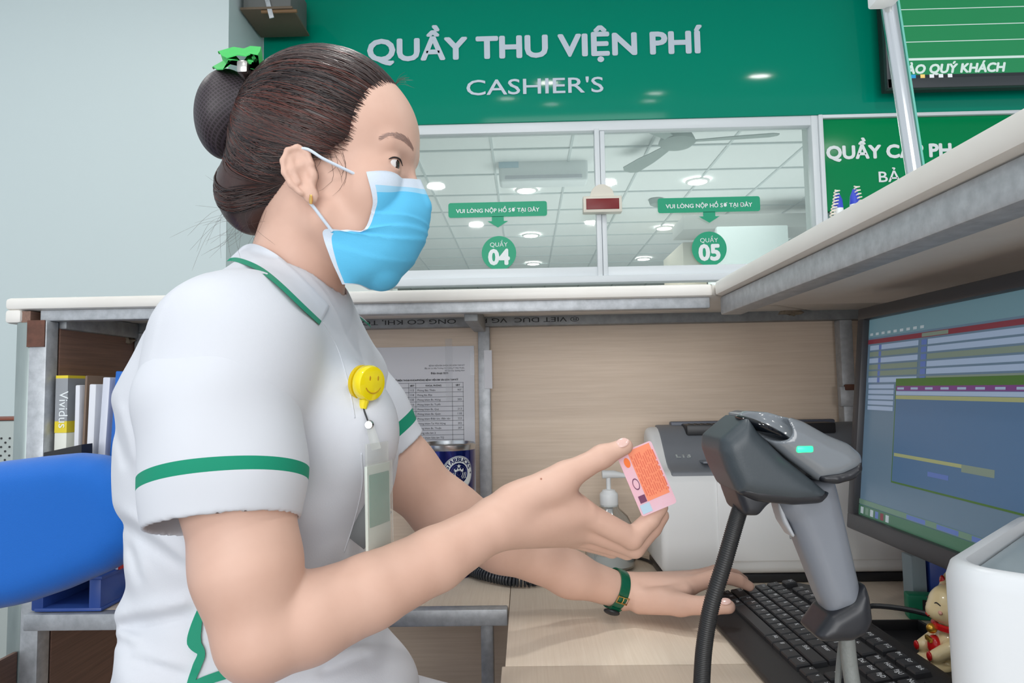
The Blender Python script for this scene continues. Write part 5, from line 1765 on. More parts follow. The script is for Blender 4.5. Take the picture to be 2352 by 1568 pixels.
prof += [(0.02 + 0.115 * t, ztop + (zbk - ztop) * (1 - math.cos(t * math.pi)) / 2) for t in np.linspace(0.15, 1, 8)]
prof += [(0.150, zbk + 0.002), (0.165, zbk - 0.018), (pd, 0.016)]
rounded_prism_x(prof, -hw, hw, 0.012).build('body', m_pw, lp_, sharp=40)
gp = [(y, z + 0.0025) for y, z in prof if z > ztop - 0.006 and y < 0.152]
gp = gp + [(y, z - 0.012) for y, z in gp[::-1]]
rounded_prism_x(gp, -hw + 0.022, hw - 0.022, 0.003).build('top_deck', m_pg, lp_, sharp=40)
MB().box((0.0, 0.0, (ztop - 0.02) / 2 + 0.012), (pw * 0.72, 0.006, ztop - 0.05), 0.003, Matrix.Translation((0.035, -0.001, 0.012))).build('front_door', m_pw, lp_)
MB().box((0, pd / 2, 0.008), (pw - 0.01, pd - 0.012, 0.0156), 0.003).build('base', m_pdk, lp_)
# output slot
sx0 = (Xat(1572, 1010, 1.33) - lp_.location.x)
MB().box((sx0 + 0.14, 0.118, zbk - 0.004), (0.28, 0.05, 0.02), 0.003, None).build('output_slot', m_pdk, lp_)
MB().box((sx0 + 0.14, 0.150, zbk + 0.004), (0.32, 0.02, 0.012), 0.003).build('output_hood', mat('printer_blue_grey', (92, 98, 112), 0.4), lp_)
for k in range(9): MB().box((sx0 + 0.012 + k * 0.012, 0.112, zbk + 0.004), (0.004, 0.03, 0.006)).build('roller_rib', m_black, lp_)
MB().box((sx0 + 0.09, 0.035, ztop + 0.0135), (0.16, 0.028, 0.004), 0.0015, None).build('control_panel', mat('printer_panel', (122, 128, 138), 0.35), lp_)
V, F = text_data('LT3', 1, 0)
k = 0.026 / (V[:, 0].max() - V[:, 0].min())
V = V * [k, k * 0.9, 1]
V, F = merge([(V, F), (V + [0.0011, 0, 0], F), (V + [0, 0.0011, 0], F), (V + [0.0009, 0.0009, 0], F)])
qq = P(1552, 1047, 1.27)
yl = 0.055
zl = np.interp(yl, [p[0] for p in prof[3:12]], [p[1] for p in prof[3:12]]) + 0.0045
raw('marker_lettering', xf(V, frame((Xat(1552, 1047, 1.213 + yl) - lp_.location.x, yl, zl), (1, 0, 0), (0, 0.85, 0.5))), F, m_letterw, lp_)
V, F = text_data('LB', 1, 0)
raw('marker_lettering', xf(V * 0.008, frame((Xat(1812, 1236, 1.21) - lp_.location.x, -0.0062, Zat(1812, 1236, 1.21) - DY), (1, 0, 0), (0, 0, 1))), F, m_ink, lp_)
# power cable on the desk beside the printer
MB().tube(spline([G(1440, 1275, 0.754), G(1490, 1288, 0.754), G(1520, 1312, 0.754), G(1535, 1345, 0.754), G(1560, 1370, 0.754)], 24), 0.003, 8).build('power_cable', m_black, label='thin black cable on the desk at the printer corner', cat='cable')
MB().tube(spline([G(2090, 1300, 0.756), G(2105, 1318, 0.756), G(2140, 1340, 0.756), G(2190, 1352, 0.756)], 20), 0.0055, 10).build('power_cable', mat('cable_grey', (140, 142, 142), 0.5), label='grey cable on the desk below the monitor corner', cat='cable')
# ================================================================== keyboard, monitor, scanner, near things
# ---- keyboard: local X along its length (left end far), local Y from user edge to back
KA = Vector((0.2595, 1.105, DY))
kdir = Vector((0.028, -1.0, 0)).normalized()
kbk = Vector((1.0, 0.050, 0)).normalized()
kb = thing('keyboard', 'black full-size computer keyboard under her left hand', 'keyboard', KA, Euler((0, 0, math.atan2(kdir.y, kdir.x))))
KL, KW = 0.455, 0.172
tilt = rad(8.5)
KM = Matrix.Rotation(tilt, 4, 'X')
m_kb = mat('keyboard_black', (38, 38, 40), 0.5, bump=(800, 0.08)); m_key = mat('key_black', (46, 47, 50), 0.42); m_leg = mat('key_legend', (226, 230, 234), 0.5)
fr_o = [(0.008, 0.0), (KL - 0.008, 0.0), (KL, 0.01), (KL, KW - 0.02), (KL - 0.03, KW), (0.035, KW + 0.004), (0.005, KW - 0.014), (0.0, 0.012)]
b = MB(); b.prism(fr_o, 0.0015, 0.0115, KM)
bmesh.ops.recalc_face_normals(b.bm, faces=b.bm.faces)
bmesh.ops.bevel(b.bm, geom=list(b.bm.edges), offset=0.003, segments=3, profile=0.5, affect='EDGES')
b.build('case', m_kb, kb, sharp=45)
MB().box((KL / 2, KW - 0.006, 0.007), (KL - 0.05, 0.014, 0.012), 0.003).build('rear_foot', m_kb, kb)
U = 0.0192
keymesh = {}
def keydata(w, h=U):
    kk = (round(w, 3), round(h, 3))
    if kk not in keymesh:
        bb = bmesh.new()
        def ring(dx, dy, z): return [bb.verts.new((sx * (w / 2 - dx), sy * (h / 2 - dy), z)) for sx, sy in ((-1, -1), (1, -1), (1, 1), (-1, 1))]
        R3 = [ring(0.0008, 0.0008, 0), ring(0.0012, 0.0012, 0.0050), ring(0.0024, 0.0024, 0.0068)]
        for a, c in zip(R3, R3[1:]):
            for j in range(4): bb.faces.new((a[j], a[(j + 1) % 4], c[(j + 1) % 4], c[j]))
        bb.faces.new(R3[-1])
        me = bpy.data.meshes.new('key'); bb.to_mesh(me); bb.free(); me.materials.append(m_key)
        keymesh[kk] = me
    return keymesh[kk]
leg_parts = []
glyph = {}
def key(x, y, w, lab='', h=U):
    o = bpy.data.objects.new('key', keydata(w, h)); COL.objects.link(o); o.parent = kb
    o.matrix_local = KM @ Matrix.Translation((x + w / 2, y + h / 2, 0.0115))
    if lab:
        if lab not in glyph: glyph[lab] = text_data(lab, 0.0074)
        V, F = glyph[lab]
        leg_parts.append((xf(V + [x + 0.0042, y + h - 0.0092, 0.0115 + 0.00705], KM), F))
        if len(lab) == 1: leg_parts.append((xf(V + [x + 0.0046, y + h - 0.0092, 0.0115 + 0.00705], KM), F))
X0, Y0 = 0.012, 0.036
def row(y, items, x=X0):
    for it in items:
        w, lab = it if isinstance(it, tuple) else (1, it)
        if lab is not None: key(x, y, w * U, lab)
        x += w * U
row(Y0, [(1.25, 'Ctrl'), (1.25, '#'), (1.25, 'Alt'), (6.25, ''), (1.25, 'Alt'), (1.25, '#'), (1.25, '='), (1.25, 'Ctrl'), (.25, None), '<', 'v', '>', (.25, None), (2, '0'), '.'])
row(Y0 + U, [(2.25, 'Shift')] + list('ZXCVBNM,./') + [(2.75, 'Shift'), (1.25, None), '^', (1.25, None), '1', '2', '3'])
row(Y0 + 2 * U, [(1.75, 'Caps')] + list('ASDFGHJKL;\'') + [(2.25, 'Enter'), (3.5, None), '4', '5', '6'])
row(Y0 + 3 * U, [(1.5, 'Tab')] + list('QWERTYUIOP[]') + [(1.5, '|'), (.25, None), 'Del', 'End', 'PgD', (.25, None), '7', '8', '9'])
row(Y0 + 4 * U, list('~1234567890-=') + [(2, '<-'), (.25, None), 'Ins', 'Hom', 'PgU', (.25, None), 'Num', '/', '*', '-'])
row(Y0 + 5.25 * U, ['Esc', (1, None), 'F1', 'F2', 'F3', 'F4', (.5, None), 'F5', 'F6', 'F7', 'F8', (.5, None), 'F9', 'F10', 'F11', 'F12', (.25, None), 'Prt', 'Scr', 'Brk'])
key(X0 + 21.5 * U, Y0, U, '', 2 * U); key(X0 + 21.5 * U, Y0 + 2 * U, U, '+', 2 * U)
V, F = merge(leg_parts)
raw('key_legends', V, F, m_leg, kb)['kind'] = 'stuff'
MB().box((X0 + 20 * U, Y0 + 5.6 * U, 0.0125), (0.05, 0.006, 0.002), 0.0005, KM).build('indicator_strip', m_black, kb)
MB().box((X0 + 19.3 * U, Y0 + 5.6 * U, 0.014), (0.004, 0.002, 0.001), 0, KM).build('indicator_lamp', mat('led_blue', (60, 80, 255), 0.4, emit=2), kb)

# ---- monitor
mh, mw, md = 0.330, 0.50, 0.045
q0 = P(1943, 1210, 1.05)
mo = thing('monitor', 'dark grey desktop monitor angled toward the woman, showing a form window', 'monitor', (q0.x, 1.05 - mw / 2, DY), Euler((0, 0, rad(-90))))
mz = q0.z - DY
MM = Matrix.Translation((0, 0, mz)) @ Matrix.Rotation(rad(-6), 4, 'X')
m_mb = mat('monitor_bezel', (62, 62, 66), 0.42)
def mbx(nm, x0, x1, z0, z1, y0, y1, m, bev=0.003): return MB().box(((x0 + x1) / 2, (y0 + y1) / 2, (z0 + z1) / 2), (x1 - x0, y1 - y0, z1 - z0), bev, MM).build(nm, m, mo)
mbx('back_shell', -mw / 2 + 0.004, mw / 2 - 0.004, 0.004, mh - 0.004, 0.012, md, m_mb, 0.008)
bz = 0.0185
mbx('bezel', -mw / 2, mw / 2, 0, 0.0235, 0, 0.016, m_mb)
mbx('bezel', -mw / 2, mw / 2, mh - bz, mh, 0, 0.016, m_mb)
mbx('bezel', -mw / 2, -mw / 2 + bz, 0.02, mh - bz + 0.002, 0, 0.016, m_mb)
mbx('bezel', mw / 2 - bz, mw / 2, 0.02, mh - bz + 0.002, 0, 0.016, m_mb)
E_ = 0.32
cols = [(92, 116, 136), (104, 138, 150), (120, 50, 62), (150, 170, 196), (116, 132, 120), (66, 104, 48), (110, 60, 120), (150, 156, 112), (72, 104, 138), (98, 128, 112), (64, 106, 84), (86, 110, 170), (170, 184, 190), (178, 178, 150)]
m_sc = [mat('screen_%s' % 'abcdefghijklmn'[i], c, 0.28, emit=E_) for i, c in enumerate(cols)]
S = MB()
sw, sh = mw - 2 * bz, mh - bz - 0.0235
lay = [0]
def R_rect(u0, v0, u1, v1, mi):
    lay[0] += 1
    y = 0.0098 - 0.00002 * lay[0]
    xa, xb_ = -mw / 2 + bz + sw * u0, -mw / 2 + bz + sw * u1
    za, zb_ = mh - bz - sh * v1, mh - bz - sh * v0
    S.mi = mi
    S.poly([MM @ Vector(p) for p in ((xa, y, za), (xb_, y, za), (xb_, y, zb_), (xa, y, zb_))])
R_rect(0, 0, 1, 1, 0)
R_rect(0, 0, 1, 0.095, 1)
for i in range(9): R_rect(0.01 + i * 0.035, 0.072, 0.028 + i * 0.035, 0.085, 12)
R_rect(0.0, 0.105, 1, 0.128, 2)
R_rect(0.30, 0.108, 0.42, 0.125, 4)
for i in range(6):
    v = 0.137 + i * 0.033
    R_rect(0.015, v, 0.285, v + 0.024, (3, 4, 3, 4, 4, 3)[i]); R_rect(0.30, v, 0.325, v + 0.024, 11); R_rect(0.33, v, 1, v + 0.024, (3, 3, 4, 3, 3, 4)[i])
    R_rect(0.07, v, 0.085, v + 0.024, 11)
for i in range(5):
    v = 0.337 + i * 0.027
    R_rect(0.02, v, 0.17, v + 0.020, 3)
R_rect(0.18, 0.31, 0.80, 0.80, 5)
R_rect(0.184, 0.345, 0.796, 0.792, 8)
R_rect(0.184, 0.345, 0.796, 0.368, 6)
R_rect(0.184, 0.370, 0.796, 0.388, 3); R_rect(0.184, 0.390, 0.796, 0.407, 7)
for i in range(8): R_rect(0.19 + i * 0.07, 0.352, 0.225 + i * 0.07, 0.362, 3)
R_rect(0.19, 0.66, 0.50, 0.675, 7); R_rect(0.50, 0.66, 0.62, 0.69, 4)
R_rect(0.36, 0.715, 0.45, 0.735, 11)
R_rect(0, 0.92, 1, 0.945, 9)
for i in range(3): R_rect(0.27 + i * 0.14, 0.923, 0.36 + i * 0.14, 0.943, 11)
R_rect(0, 0.948, 1, 1, 10)
for i in range(6): R_rect(0.012 + i * 0.03, 0.957, 0.03 + i * 0.03, 0.99, (12, 9, 12, 11, 2, 12)[i])
S.build('screen', m_sc, mo, smooth=False, fixn=False)
mbx('badge', 0.028, 0.058, 0.005, 0.015, -0.0012, 0.001, mat('badge_silver', (150, 152, 156), 0.3, metal=0.6), 0)
MB().box((0.05, 0.085, mz / 2 + 0.06), (0.07, 0.075, mz + 0.10), 0.008).build('stand_neck', m_mb, mo)
MB().lathe([(0.12, 0), (0.12, 0.008), (0.10, 0.014), (0.0, 0.016)], 36, Matrix.Translation((0.05, 0.115, 0)) @ Matrix.Diagonal((0.5, 0.6, 1, 1))).build('stand_base', m_mb, mo)

# ---- barcode scanner on a gooseneck stand
SD = 0.53
sc3 = lambda px, py: (Xat(px, py, SD), Zat(px, py, SD))
SMt = Matrix(((1, 0, 0, 0), (0, 0, -1, SD), (0, 1, 0, 0), (0, 0, 0, 1)))
sn = thing('barcode_scanner', 'dark grey handheld barcode scanner resting in its stand above the keyboard', 'scanner', tuple(P(1800, 1300, SD)), world=True)
m_sd = mat('scanner_dark', (58, 66, 72), 0.42, bump=(900, 0.05)); m_sg = mat('scanner_grey', (118, 123, 132), 0.36); m_sk = mat('scanner_black', (34, 36, 42), 0.38); m_sgl = mat('scanner_gloss', (116, 122, 128), 0.16, coat=0.5)
def blob(nm, outl, hy, r, m, parent=sn, yo=0.0, subs=(), h=0.0016, it=3):
    Fd = Field()
    Fd.extrude([sc3(*p) for p in outl], hy, r, 0.0, M=Matrix.Translation((0, yo, 0)) @ SMt)
    for s_ in subs: s_(Fd)
    return solid(nm, Fd, h, m, parent, it)
blob('head_shell', [(1632, 1002), (1660, 978), (1692, 952), (1712, 985), (1770, 1042), (1840, 1098), (1868, 1122), (1848, 1136), (1790, 1142), (1700, 1130), (1668, 1118), (1645, 1072), (1630, 1030)], 0.036, 0.012, m_sd)
blob('lower_shell', [(1668, 1100), (1790, 1102), (1872, 1118), (1850, 1142), (1790, 1146), (1710, 1138), (1672, 1122)], 0.033, 0.008, m_sk, yo=-0.001)
def hollow(Fd): Fd.ell(P(1752, 964, SD - 0.022), (0.0235, 0.020, 0.0105), 0.002, 'sub', M=Matrix.Rotation(rad(22), 4, 'Y') @ Matrix.Rotation(rad(25), 4, 'X'))
blob('top_cover', [(1688, 950), (1712, 943), (1762, 946), (1815, 964), (1868, 994), (1912, 1012), (1938, 1034), (1942, 1052), (1930, 1072), (1890, 1090), (1846, 1094), (1786, 1050), (1722, 996)], 0.034, 0.011, m_sgl, yo=-0.0005, subs=(hollow,))
blob('rear_band', [(1838, 1078), (1890, 1070), (1935, 1048), (1938, 1070), (1918, 1090), (1880, 1100), (1850, 1096)], 0.0355, 0.007, m_sk)
MB().ell(P(1752, 984, SD - 0.016), (0.022, 0.018, 0.004), Matrix.Rotation(rad(26), 4, 'Y')).build('scan_window', mat('scan_glass', (8, 12, 20), 0.05), sn)
MB().box(P(1848, 1031, SD - 0.0335), (0.012, 0.0035, 0.005), 0.0015, None).build('indicator_lamp', mat('led_green', (30, 220, 110), 0.3, emit=3.5), sn)
blob('handle', [(1772, 1138), (1800, 1120), (1868, 1096), (1902, 1088), (1912, 1120), (1928, 1190), (1944, 1260), (1960, 1330), (1970, 1388), (1892, 1402), (1872, 1360), (1848, 1296), (1824, 1236), (1806, 1196), (1786, 1172)], 0.018, 0.013, m_sg)
blob('trigger', [(1776, 1146), (1788, 1150), (1796, 1180), (1818, 1226), (1812, 1230), (1790, 1196), (1782, 1172)], 0.010, 0.003, mat('scanner_pale', (170, 174, 180), 0.35), h=0.0012, it=1)
blob('handle_base', [(1884, 1396), (1930, 1368), (1966, 1326), (1976, 1360), (1982, 1410), (1968, 1440), (1935, 1456), (1868, 1458), (1852, 1442), (1874, 1412)], 0.021, 0.009, m_sk)
MB().tube(spline([P(1944, 1430, SD), P(1946, 1475, SD), P(1952, 1530, SD), P(1962, 1600, SD), P(1985, 1800, SD + 0.02), G(2010, 2050, DY + 0.006)], 30), [0.0046] * 5 + [0.0056] * 25, 12).build('data_cable', mat('cable_grey2', (122, 126, 124), 0.55, bump=(400, 0.3)), sn)
MB().tube(spline([P(1940, 1440, SD + 0.015), P(1930, 1500, SD + 0.02), P(1924, 1600, SD + 0.02), P(1930, 1800, SD + 0.03), G(1935, 1990, DY + 0.004)], 24), 0.0024, 8).build('data_cable', MATS['cable_grey2'], sn)

gn = thing('scanner_stand', 'black flexible gooseneck stand carrying the barcode scanner', 'stand', tuple(P(1612, 1568, SD))[:2] + (DY,), world=True)
gpts = spline([P(1706, 1150, SD), P(1690, 1200, SD), P(1664, 1290, SD), P(1634, 1390, SD), P(1618, 1480, SD), P(1612, 1560, SD), P(1610, 1640, SD), P(1612, 1760, SD), (P(1612, 1568, SD).x + 0.001, SD, DY + 0.02)], 460)
MB().tube(gpts, [0.0060 + (0.00035 if i % 3 == 0 else -0.0002) for i in range(460)], 14).build('gooseneck', mat('goose_black', (30, 31, 33), 0.42), gn, sharp=None)
blob('cradle', [(1668, 1112), (1752, 1118), (1764, 1132), (1738, 1150), (1720, 1172), (1690, 1172), (1678, 1140)], 0.026, 0.006, m_sk, gn)
gb = gpts[-1]
MB().lathe([(0.06, 0.0), (0.06, 0.006), (0.052, 0.011), (0.014, 0.016), (0.010, 0.03)], 36, Matrix.Translation((gb[0], SD, DY))).build('base', m_black, gn)

# ---- white label printer at the right edge
ang_ = rad(44)
c0 = P(2198, 1290, 0.452)
d_far = Vector((math.cos(ang_), math.sin(ang_), 0)); d_near = Vector((math.sin(ang_), -math.cos(ang_), 0))
LPm = frame(Vector((c0.x, c0.y, DY)), d_far, -d_near)
lpt = thing('label_printer', 'white rounded desktop printer with a grey top at the right edge', 'printer', (c0.x, c0.y, DY), Euler((0, 0, ang_)))
hh = c0.z - DY
L1, L2 = 0.23, 0.19
def rr2(x0, x1, y0, y1, r, n=8): return [(x + (x0 + x1) / 2, y + (y0 + y1) / 2) for x, y in rrect(x1 - x0, y1 - y0, r, n)]
offs = 0.012
def shell(x0, x1, y0, y1, r, zs): return [[Vector((x, y, z)) for x, y in rr2(x0 + i_, x1 - i_, y0 + i_, y1 - i_, max(r - i_, 0.004))] for i_, z in zs]
MB().rings(shell(-offs, L1, -L2, offs, 0.035, [(0.004, 0.0), (0.0, 0.006), (0.0, hh - 0.012), (0.003, hh - 0.003), (0.007, hh), (0.012, hh - 0.001), (0.0145, hh - 0.008), (0.0145, hh - 0.02)])).build('body', mat('label_printer_white', (222, 226, 230), 0.35), lpt, sharp=50)
MB().rings(shell(-offs + 0.015, L1 - 0.015, -L2 + 0.015, offs - 0.015, 0.022, [(0, hh - 0.0195), (0, hh - 0.0095), (0.003, hh - 0.007)])).build('top_lid', mat('label_printer_grey', (150, 164, 172), 0.3), lpt, sharp=50)
MB().box((0.10, -0.07, hh - 0.0065), (0.06, 0.012, 0.003), 0.001).build('button_bar', mat('bar_cream', (206, 204, 196), 0.4), lpt)
MB().lathe([(0.005, 0), (0.005, 0.003), (0.001, 0.004)], 16, Matrix.Translation((0.12, -0.045, hh - 0.007))).build('button', m_pdk, lpt)
MB().lathe([(0.005, 0), (0.005, 0.003), (0.001, 0.004)], 16, Matrix.Translation((0.085, -0.10, hh - 0.007))).build('button', m_pdk, lpt)

# ---- black tray behind the keyboard
tr_ = thing('pen_tray', 'shallow black desk tray with raised rim behind the keyboard', 'tray', (0.497, 0.80, DY))
tl, tw_ = 0.34, 0.07
MB().box((0, 0, 0.003), (tw_, tl, 0.005), 0.001).build('bottom', m_black, tr_)
for sx in (-1, 1): MB().box((sx * tw_ / 2, 0, 0.010), (0.004, tl, 0.018), 0.0015).build('rim', m_black, tr_)
for sy in (-1, 1): MB().box((0, sy * tl / 2, 0.010), (tw_ + 0.004, 0.004, 0.018), 0.0015).build('rim', m_black, tr_)
MB().tube(spline([(-0.034, tl / 2, 0.026), (-0.02, tl / 2 + 0.012, 0.034), (0.03, tl / 2 - 0.03, 0.036), (0.055, tl / 2 - 0.12, 0.03)], 16), 0.0035, 8).build('wire_handle', m_pdk, tr_)

# ---- lucky cat figurine
q = P(2178, 1515, 0.86)
ct = thing('cat_figurine', 'small glazed cream cat figurine with red ears and collar', 'figurine', (q.x + 0.010, 0.852, DY + 0.0), Euler((0, 0, rad(172))))
m_cc = mat('cat_cream', (244, 222, 172), 0.16, coat=0.5); m_cr = mat('cat_red', (206, 28, 32), 0.25, coat=0.3); m_cgold = mat('cat_gold', (214, 168, 70), 0.3, metal=0.8)
C = Field()
k = 0.96
C.ell((0, 0, 0.028 * k), (0.027, 0.026, 0.028), 0.004); C.ell((0, 0, 0.016), (0.030, 0.028, 0.016), 0.008)
C.ell((0.004, 0, 0.073), (0.027, 0.030, 0.026), 0.004)
C.ell((0.026, 0, 0.066), (0.008, 0.013, 0.008), 0.008)
for s in (-1, 1):
    C.cone((0.002, s * 0.018, 0.092), (0.0, s * 0.022, 0.105), 0.009, 0.0035, 0.004)
    C.cone((0.018, s * 0.020, 0.030), (0.034, s * 0.018, 0.020), 0.009, 0.008, 0.004)
    C.ell((0.030, s * 0.016, 0.006), (0.014, 0.011, 0.0065), 0.004)
solid('body', C, 0.0016, m_cc, ct, 3)
for s in (-1, 1):
    MB().ell((0.0065, s * 0.0205, 0.0975), (0.003, 0.0055, 0.007), Matrix.Rotation(s * rad(12), 4, 'X')).build('inner_ear', m_cr, ct)
    MB().ell((0.0415, s * 0.018, 0.020), (0.0025, 0.0055, 0.0055)).build('paw_pad', m_cr, ct)
    MB().tube(spline([(0.0285, s * 0.008, 0.078), (0.0282, s * 0.0125, 0.0805), (0.0255, s * 0.017, 0.078)], 8), 0.0007, 6).build('eye_line', m_pdk, ct)
    MB().ell((0.0262, s * 0.0165, 0.070), (0.002, 0.004, 0.0025)).build('cheek', mat('cat_pink', (238, 178, 160), 0.3), ct)
MB().tube(spline([(0.0335, -0.005, 0.0635), (0.0345, -0.0025, 0.062), (0.0348, 0, 0.0638), (0.0345, 0.0025, 0.062), (0.0335, 0.005, 0.0635)], 12), 0.0005, 5).build('mouth', m_cr, ct)
MB().lathe([(0.0255, 0.046), (0.0285, 0.048), (0.0285, 0.0525), (0.0255, 0.0545)], 32, None, cap=False).build('collar', m_cr, ct)
MB().ell((0.0300, 0, 0.0465), (0.006, 0.006, 0.006)).build('bell', m_cgold, ct)
MB().ell((0.0275, 0, 0.026), (0.008, 0.011, 0.013)).build('bib', m_cr, ct)
MB().box((0.034, 0, 0.034), (0.004, 0.014, 0.006), 0.001).build('coin', m_cgold, ct)

# ---- boxes behind the cat
q = G(2120, 1428)
bx_ = thing('small_box', 'small green box with a black label behind the cat figurine', 'box', (q.x + 0.025, q.y + 0.012, DY), Euler((0, 0, rad(-14))))
hb = Zat(2110, 1370, q.y) - DY
MB().box((0, 0, hb / 2), (0.075, 0.024, hb), 0.003).build('carton', mat('box_green', (0, 132, 96), 0.45), bx_)
MB().box((0.004, -0.0125, hb * 0.58), (0.046, 0.0012, hb * 0.5)).build('label', m_black, bx_)
V, F = text_data('092', 1, 0); kk = 0.016 / (V[:, 0].max() - V[:, 0].min())
raw('lettering', xf(V * kk, frame((-0.014, -0.0133, hb * 0.42), (1, 0, 0), (0, 0, 1))), F, m_letterw, bx_)
q = P(2165, 1345, 1.06)
b2 = thing('small_box', 'blue carton with a red dot standing under the monitor edge', 'box', (q.x + 0.01, 1.08, DY))
h2 = Zat(2165, 1270, 1.06) - DY
MB().box((0, 0, h2 / 2), (0.05, 0.03, h2), 0.002).build('carton', mat('box_blue', (44, 74, 160), 0.4), b2)
MB().lathe([(0.005, 0), (0.004, 0.001)], 16, Matrix.Translation((-0.014, -0.0152, h2 * 0.35)) @ Matrix.Rotation(rad(90), 4, 'X')).build('dot', m_cr, b2)
MB().box((-0.04, 0.0, h2 * 0.47), (0.022, 0.028, h2 * 0.94), 0.002).build('side_flap', mat('carton_grey', (150, 168, 176), 0.5), b2)
# ================================================================== things held and worn
# ---- identity card in her right hand
cd_ = 0.7465
cor = [A(1415, 1044, cd_), A(1494, 1011, cd_), A(1551, 1128, cd_), A(1475, 1178, cd_)]
o = cor[0]
exd = nrm(cor[1] - cor[0]); 
CW, CH = 0.0405, 0.0715
Mx = frame(o, exd, -(cor[3] - cor[0]))
ic = thing('identity_card', 'pink and orange identity card held between thumb and fingers', 'card', tuple(o), world=True)
z_ = 1 if (Mx.to_3x3() @ Vector((0, 0, 1))).y < 0 else -1
def cardpoly(x0, y0, x1, y1, lift): return [Mx @ Vector((x, -y, z_ * lift)) for x, y in ((x0, y0), (x1, y0), (x1, y1), (x0, y1))]
outl = [(x + CW / 2, -(y + CH / 2)) for x, y in rrect(CW, CH, 0.003, 4)]
MB().prism(outl, -0.0004, 0.0004, Mx).build('blank', mat('card_pink', (244, 186, 200), 0.35, var=(40, 0.4, (236, 200, 214))), ic)
m_or = mat('card_orange', (255, 150, 110), 0.4); m_cp = mat('card_purple', (120, 60, 96), 0.5); m_co = mat('card_text', (238, 118, 88), 0.5)
MB().poly(cardpoly(0.012, 0.0015, CW - 0.003, CH - 0.013, 0.0006)).build('print_field', m_or, ic, smooth=False, fixn=False)
tx = MB()
rr = random.Random(4)
for i in range(11):
    x = 0.0135 + i * 0.0024
    y = 0.006 + rr.uniform(0, 0.006)
    while y < CH - 0.018:
        l = rr.uniform(0.003, 0.012)
        tx.poly(cardpoly(x, y, x + 0.0011, min(y + l, CH - 0.017), 0.0009)); y += l + 0.0018
tx.build('print_lines', m_co, ic, smooth=False, fixn=False)['kind'] = 'stuff'
MB().poly([Mx @ Vector((0.0075 + 0.0032 * math.cos(a), -(0.0125 + 0.0055 * math.sin(a)), z_ * 0.0009)) for a in np.linspace(0, 2 * math.pi, 24)[:-1]]).build('emblem', mat('card_emblem', (255, 120, 20), 0.3), ic, smooth=False, fixn=False)
pr_ = MB()
for k in range(20):
    a0, a1 = 2 * math.pi * k / 20, 2 * math.pi * (k + 1) / 20
    f = lambda a, r: Mx @ Vector((0.0075 + 0.0036 * r * math.cos(a), -(0.037 + 0.0065 * r * math.sin(a)), z_ * 0.0009))
    pr_.poly([f(a0, 0.8), f(a0, 1.0), f(a1, 1.0), f(a1, 0.8)])
pr_.poly(cardpoly(0.004, 0.050, 0.0115, 0.058, 0.0009))
pr_.build('portrait_print', m_cp, ic, smooth=False, fixn=False)
MB().poly(cardpoly(0.002, CH - 0.012, 0.013, CH - 0.002, 0.0008)).build('blue_corner', mat('card_blue', (186, 214, 232), 0.4), ic, smooth=False, fixn=False)

# ---- badge reel (yellow smiley) and hanging badge holder
rc = np.array(P(850, 880, 0.648))
rn = nrm((0.84, -0.54, 0.06))
RM = frame(rc, Vector(nrm(np.cross((0, 0, 1), rn))), (0.12, 0, 1))
if (RM.to_3x3() @ Vector((0, 0, 1))).dot(Vector(rn)) < 0: RM = RM @ Matrix.Rotation(math.pi, 4, 'Y')
re_ = thing('badge_reel', 'round yellow smiley badge reel clipped to the tunic front', 'badge reel', tuple(rc), world=True)
m_ye = mat('reel_yellow', (244, 222, 20), 0.15, coat=0.6)
rrd = 0.0172
MB().lathe([(0.004, -0.009), (rrd * 0.9, -0.008), (rrd, -0.005), (rrd, 0.001), (rrd * 0.93, 0.0035), (rrd * 0.5, 0.005), (0.0, 0.0052)], 40, RM).build('case', m_ye, re_)
MB().lathe([(rrd * 0.98, -0.012), (rrd * 0.98, -0.0085)], 40, RM).build('back_plate', mat('reel_amber', (220, 190, 20), 0.2), re_)
fm = mat('smiley_line', (196, 150, 10), 0.5)
for sx in (-1, 1): MB().ell(RM @ Vector((sx * 0.0052, 0.005, 0.0046)), (0.0014, 0.0028, 0.0008), RM.to_3x3().to_4x4(), 10, 8).build('smiley_eye', fm, re_)
MB().tube([RM @ Vector((0.0105 * math.sin(a), -0.0095 * math.cos(a) + 0.0005, 0.0046 - abs(a) * 0.0004)) for a in np.linspace(-1.1, 1.1, 16)], 0.0009, 6).build('smile', fm, re_)
MB().tube([RM @ Vector((-0.003, -rrd + 0.001, -0.003)), RM @ Vector((-0.004, -rrd - 0.007, -0.003))], [0.005, 0.0035], 10).build('cord_outlet', m_ye, re_)
p0 = RM @ Vector((-0.004, -rrd - 0.006, -0.003)); p1 = Vector(P(848, 975, 0.640)); p2 = Vector(P(860, 1012, 0.640))
MB().tube([p0, p1], 0.0008, 6).build('cord', m_pdk, re_)
bd_ = thing('badge_holder', 'clear plastic badge holder with a green-topped card hanging at her chest', 'badge', tuple(P(880, 1250, 0.640)), world=True)
MB().lathe([(0.0035, -0.001), (0.0045, 0.0), (0.0035, 0.003)], 16, Matrix.Translation(p1) @ Matrix.Rotation(rad(90), 4, 'X')).build('snap', m_steel, bd_)
m_vinyl = mat('clear_vinyl', (208, 212, 206), 0.15, alpha=0.25)
MB().tube([p1 + Vector((0, 0, 0.003)), (p1 + p2) / 2, p2 + Vector((0.002, 0, -0.008))], [0.003, 0.0042, 0.0045], 8, flat=(1, 0.3)).build('strap', m_vinyl, bd_)
ca, cb_ = np.array(P(866, 1016, 0.640)), np.array(P(886, 1258, 0.652))
BM = frame(ca, Vector(nrm((0.30, 0.95, 0))), Vector(ca - cb_))
zz_ = 1 if (BM.to_3x3() @ Vector((0, 0, 1))).y < 0 else -1
hb_ = np.linalg.norm(cb_ - ca)
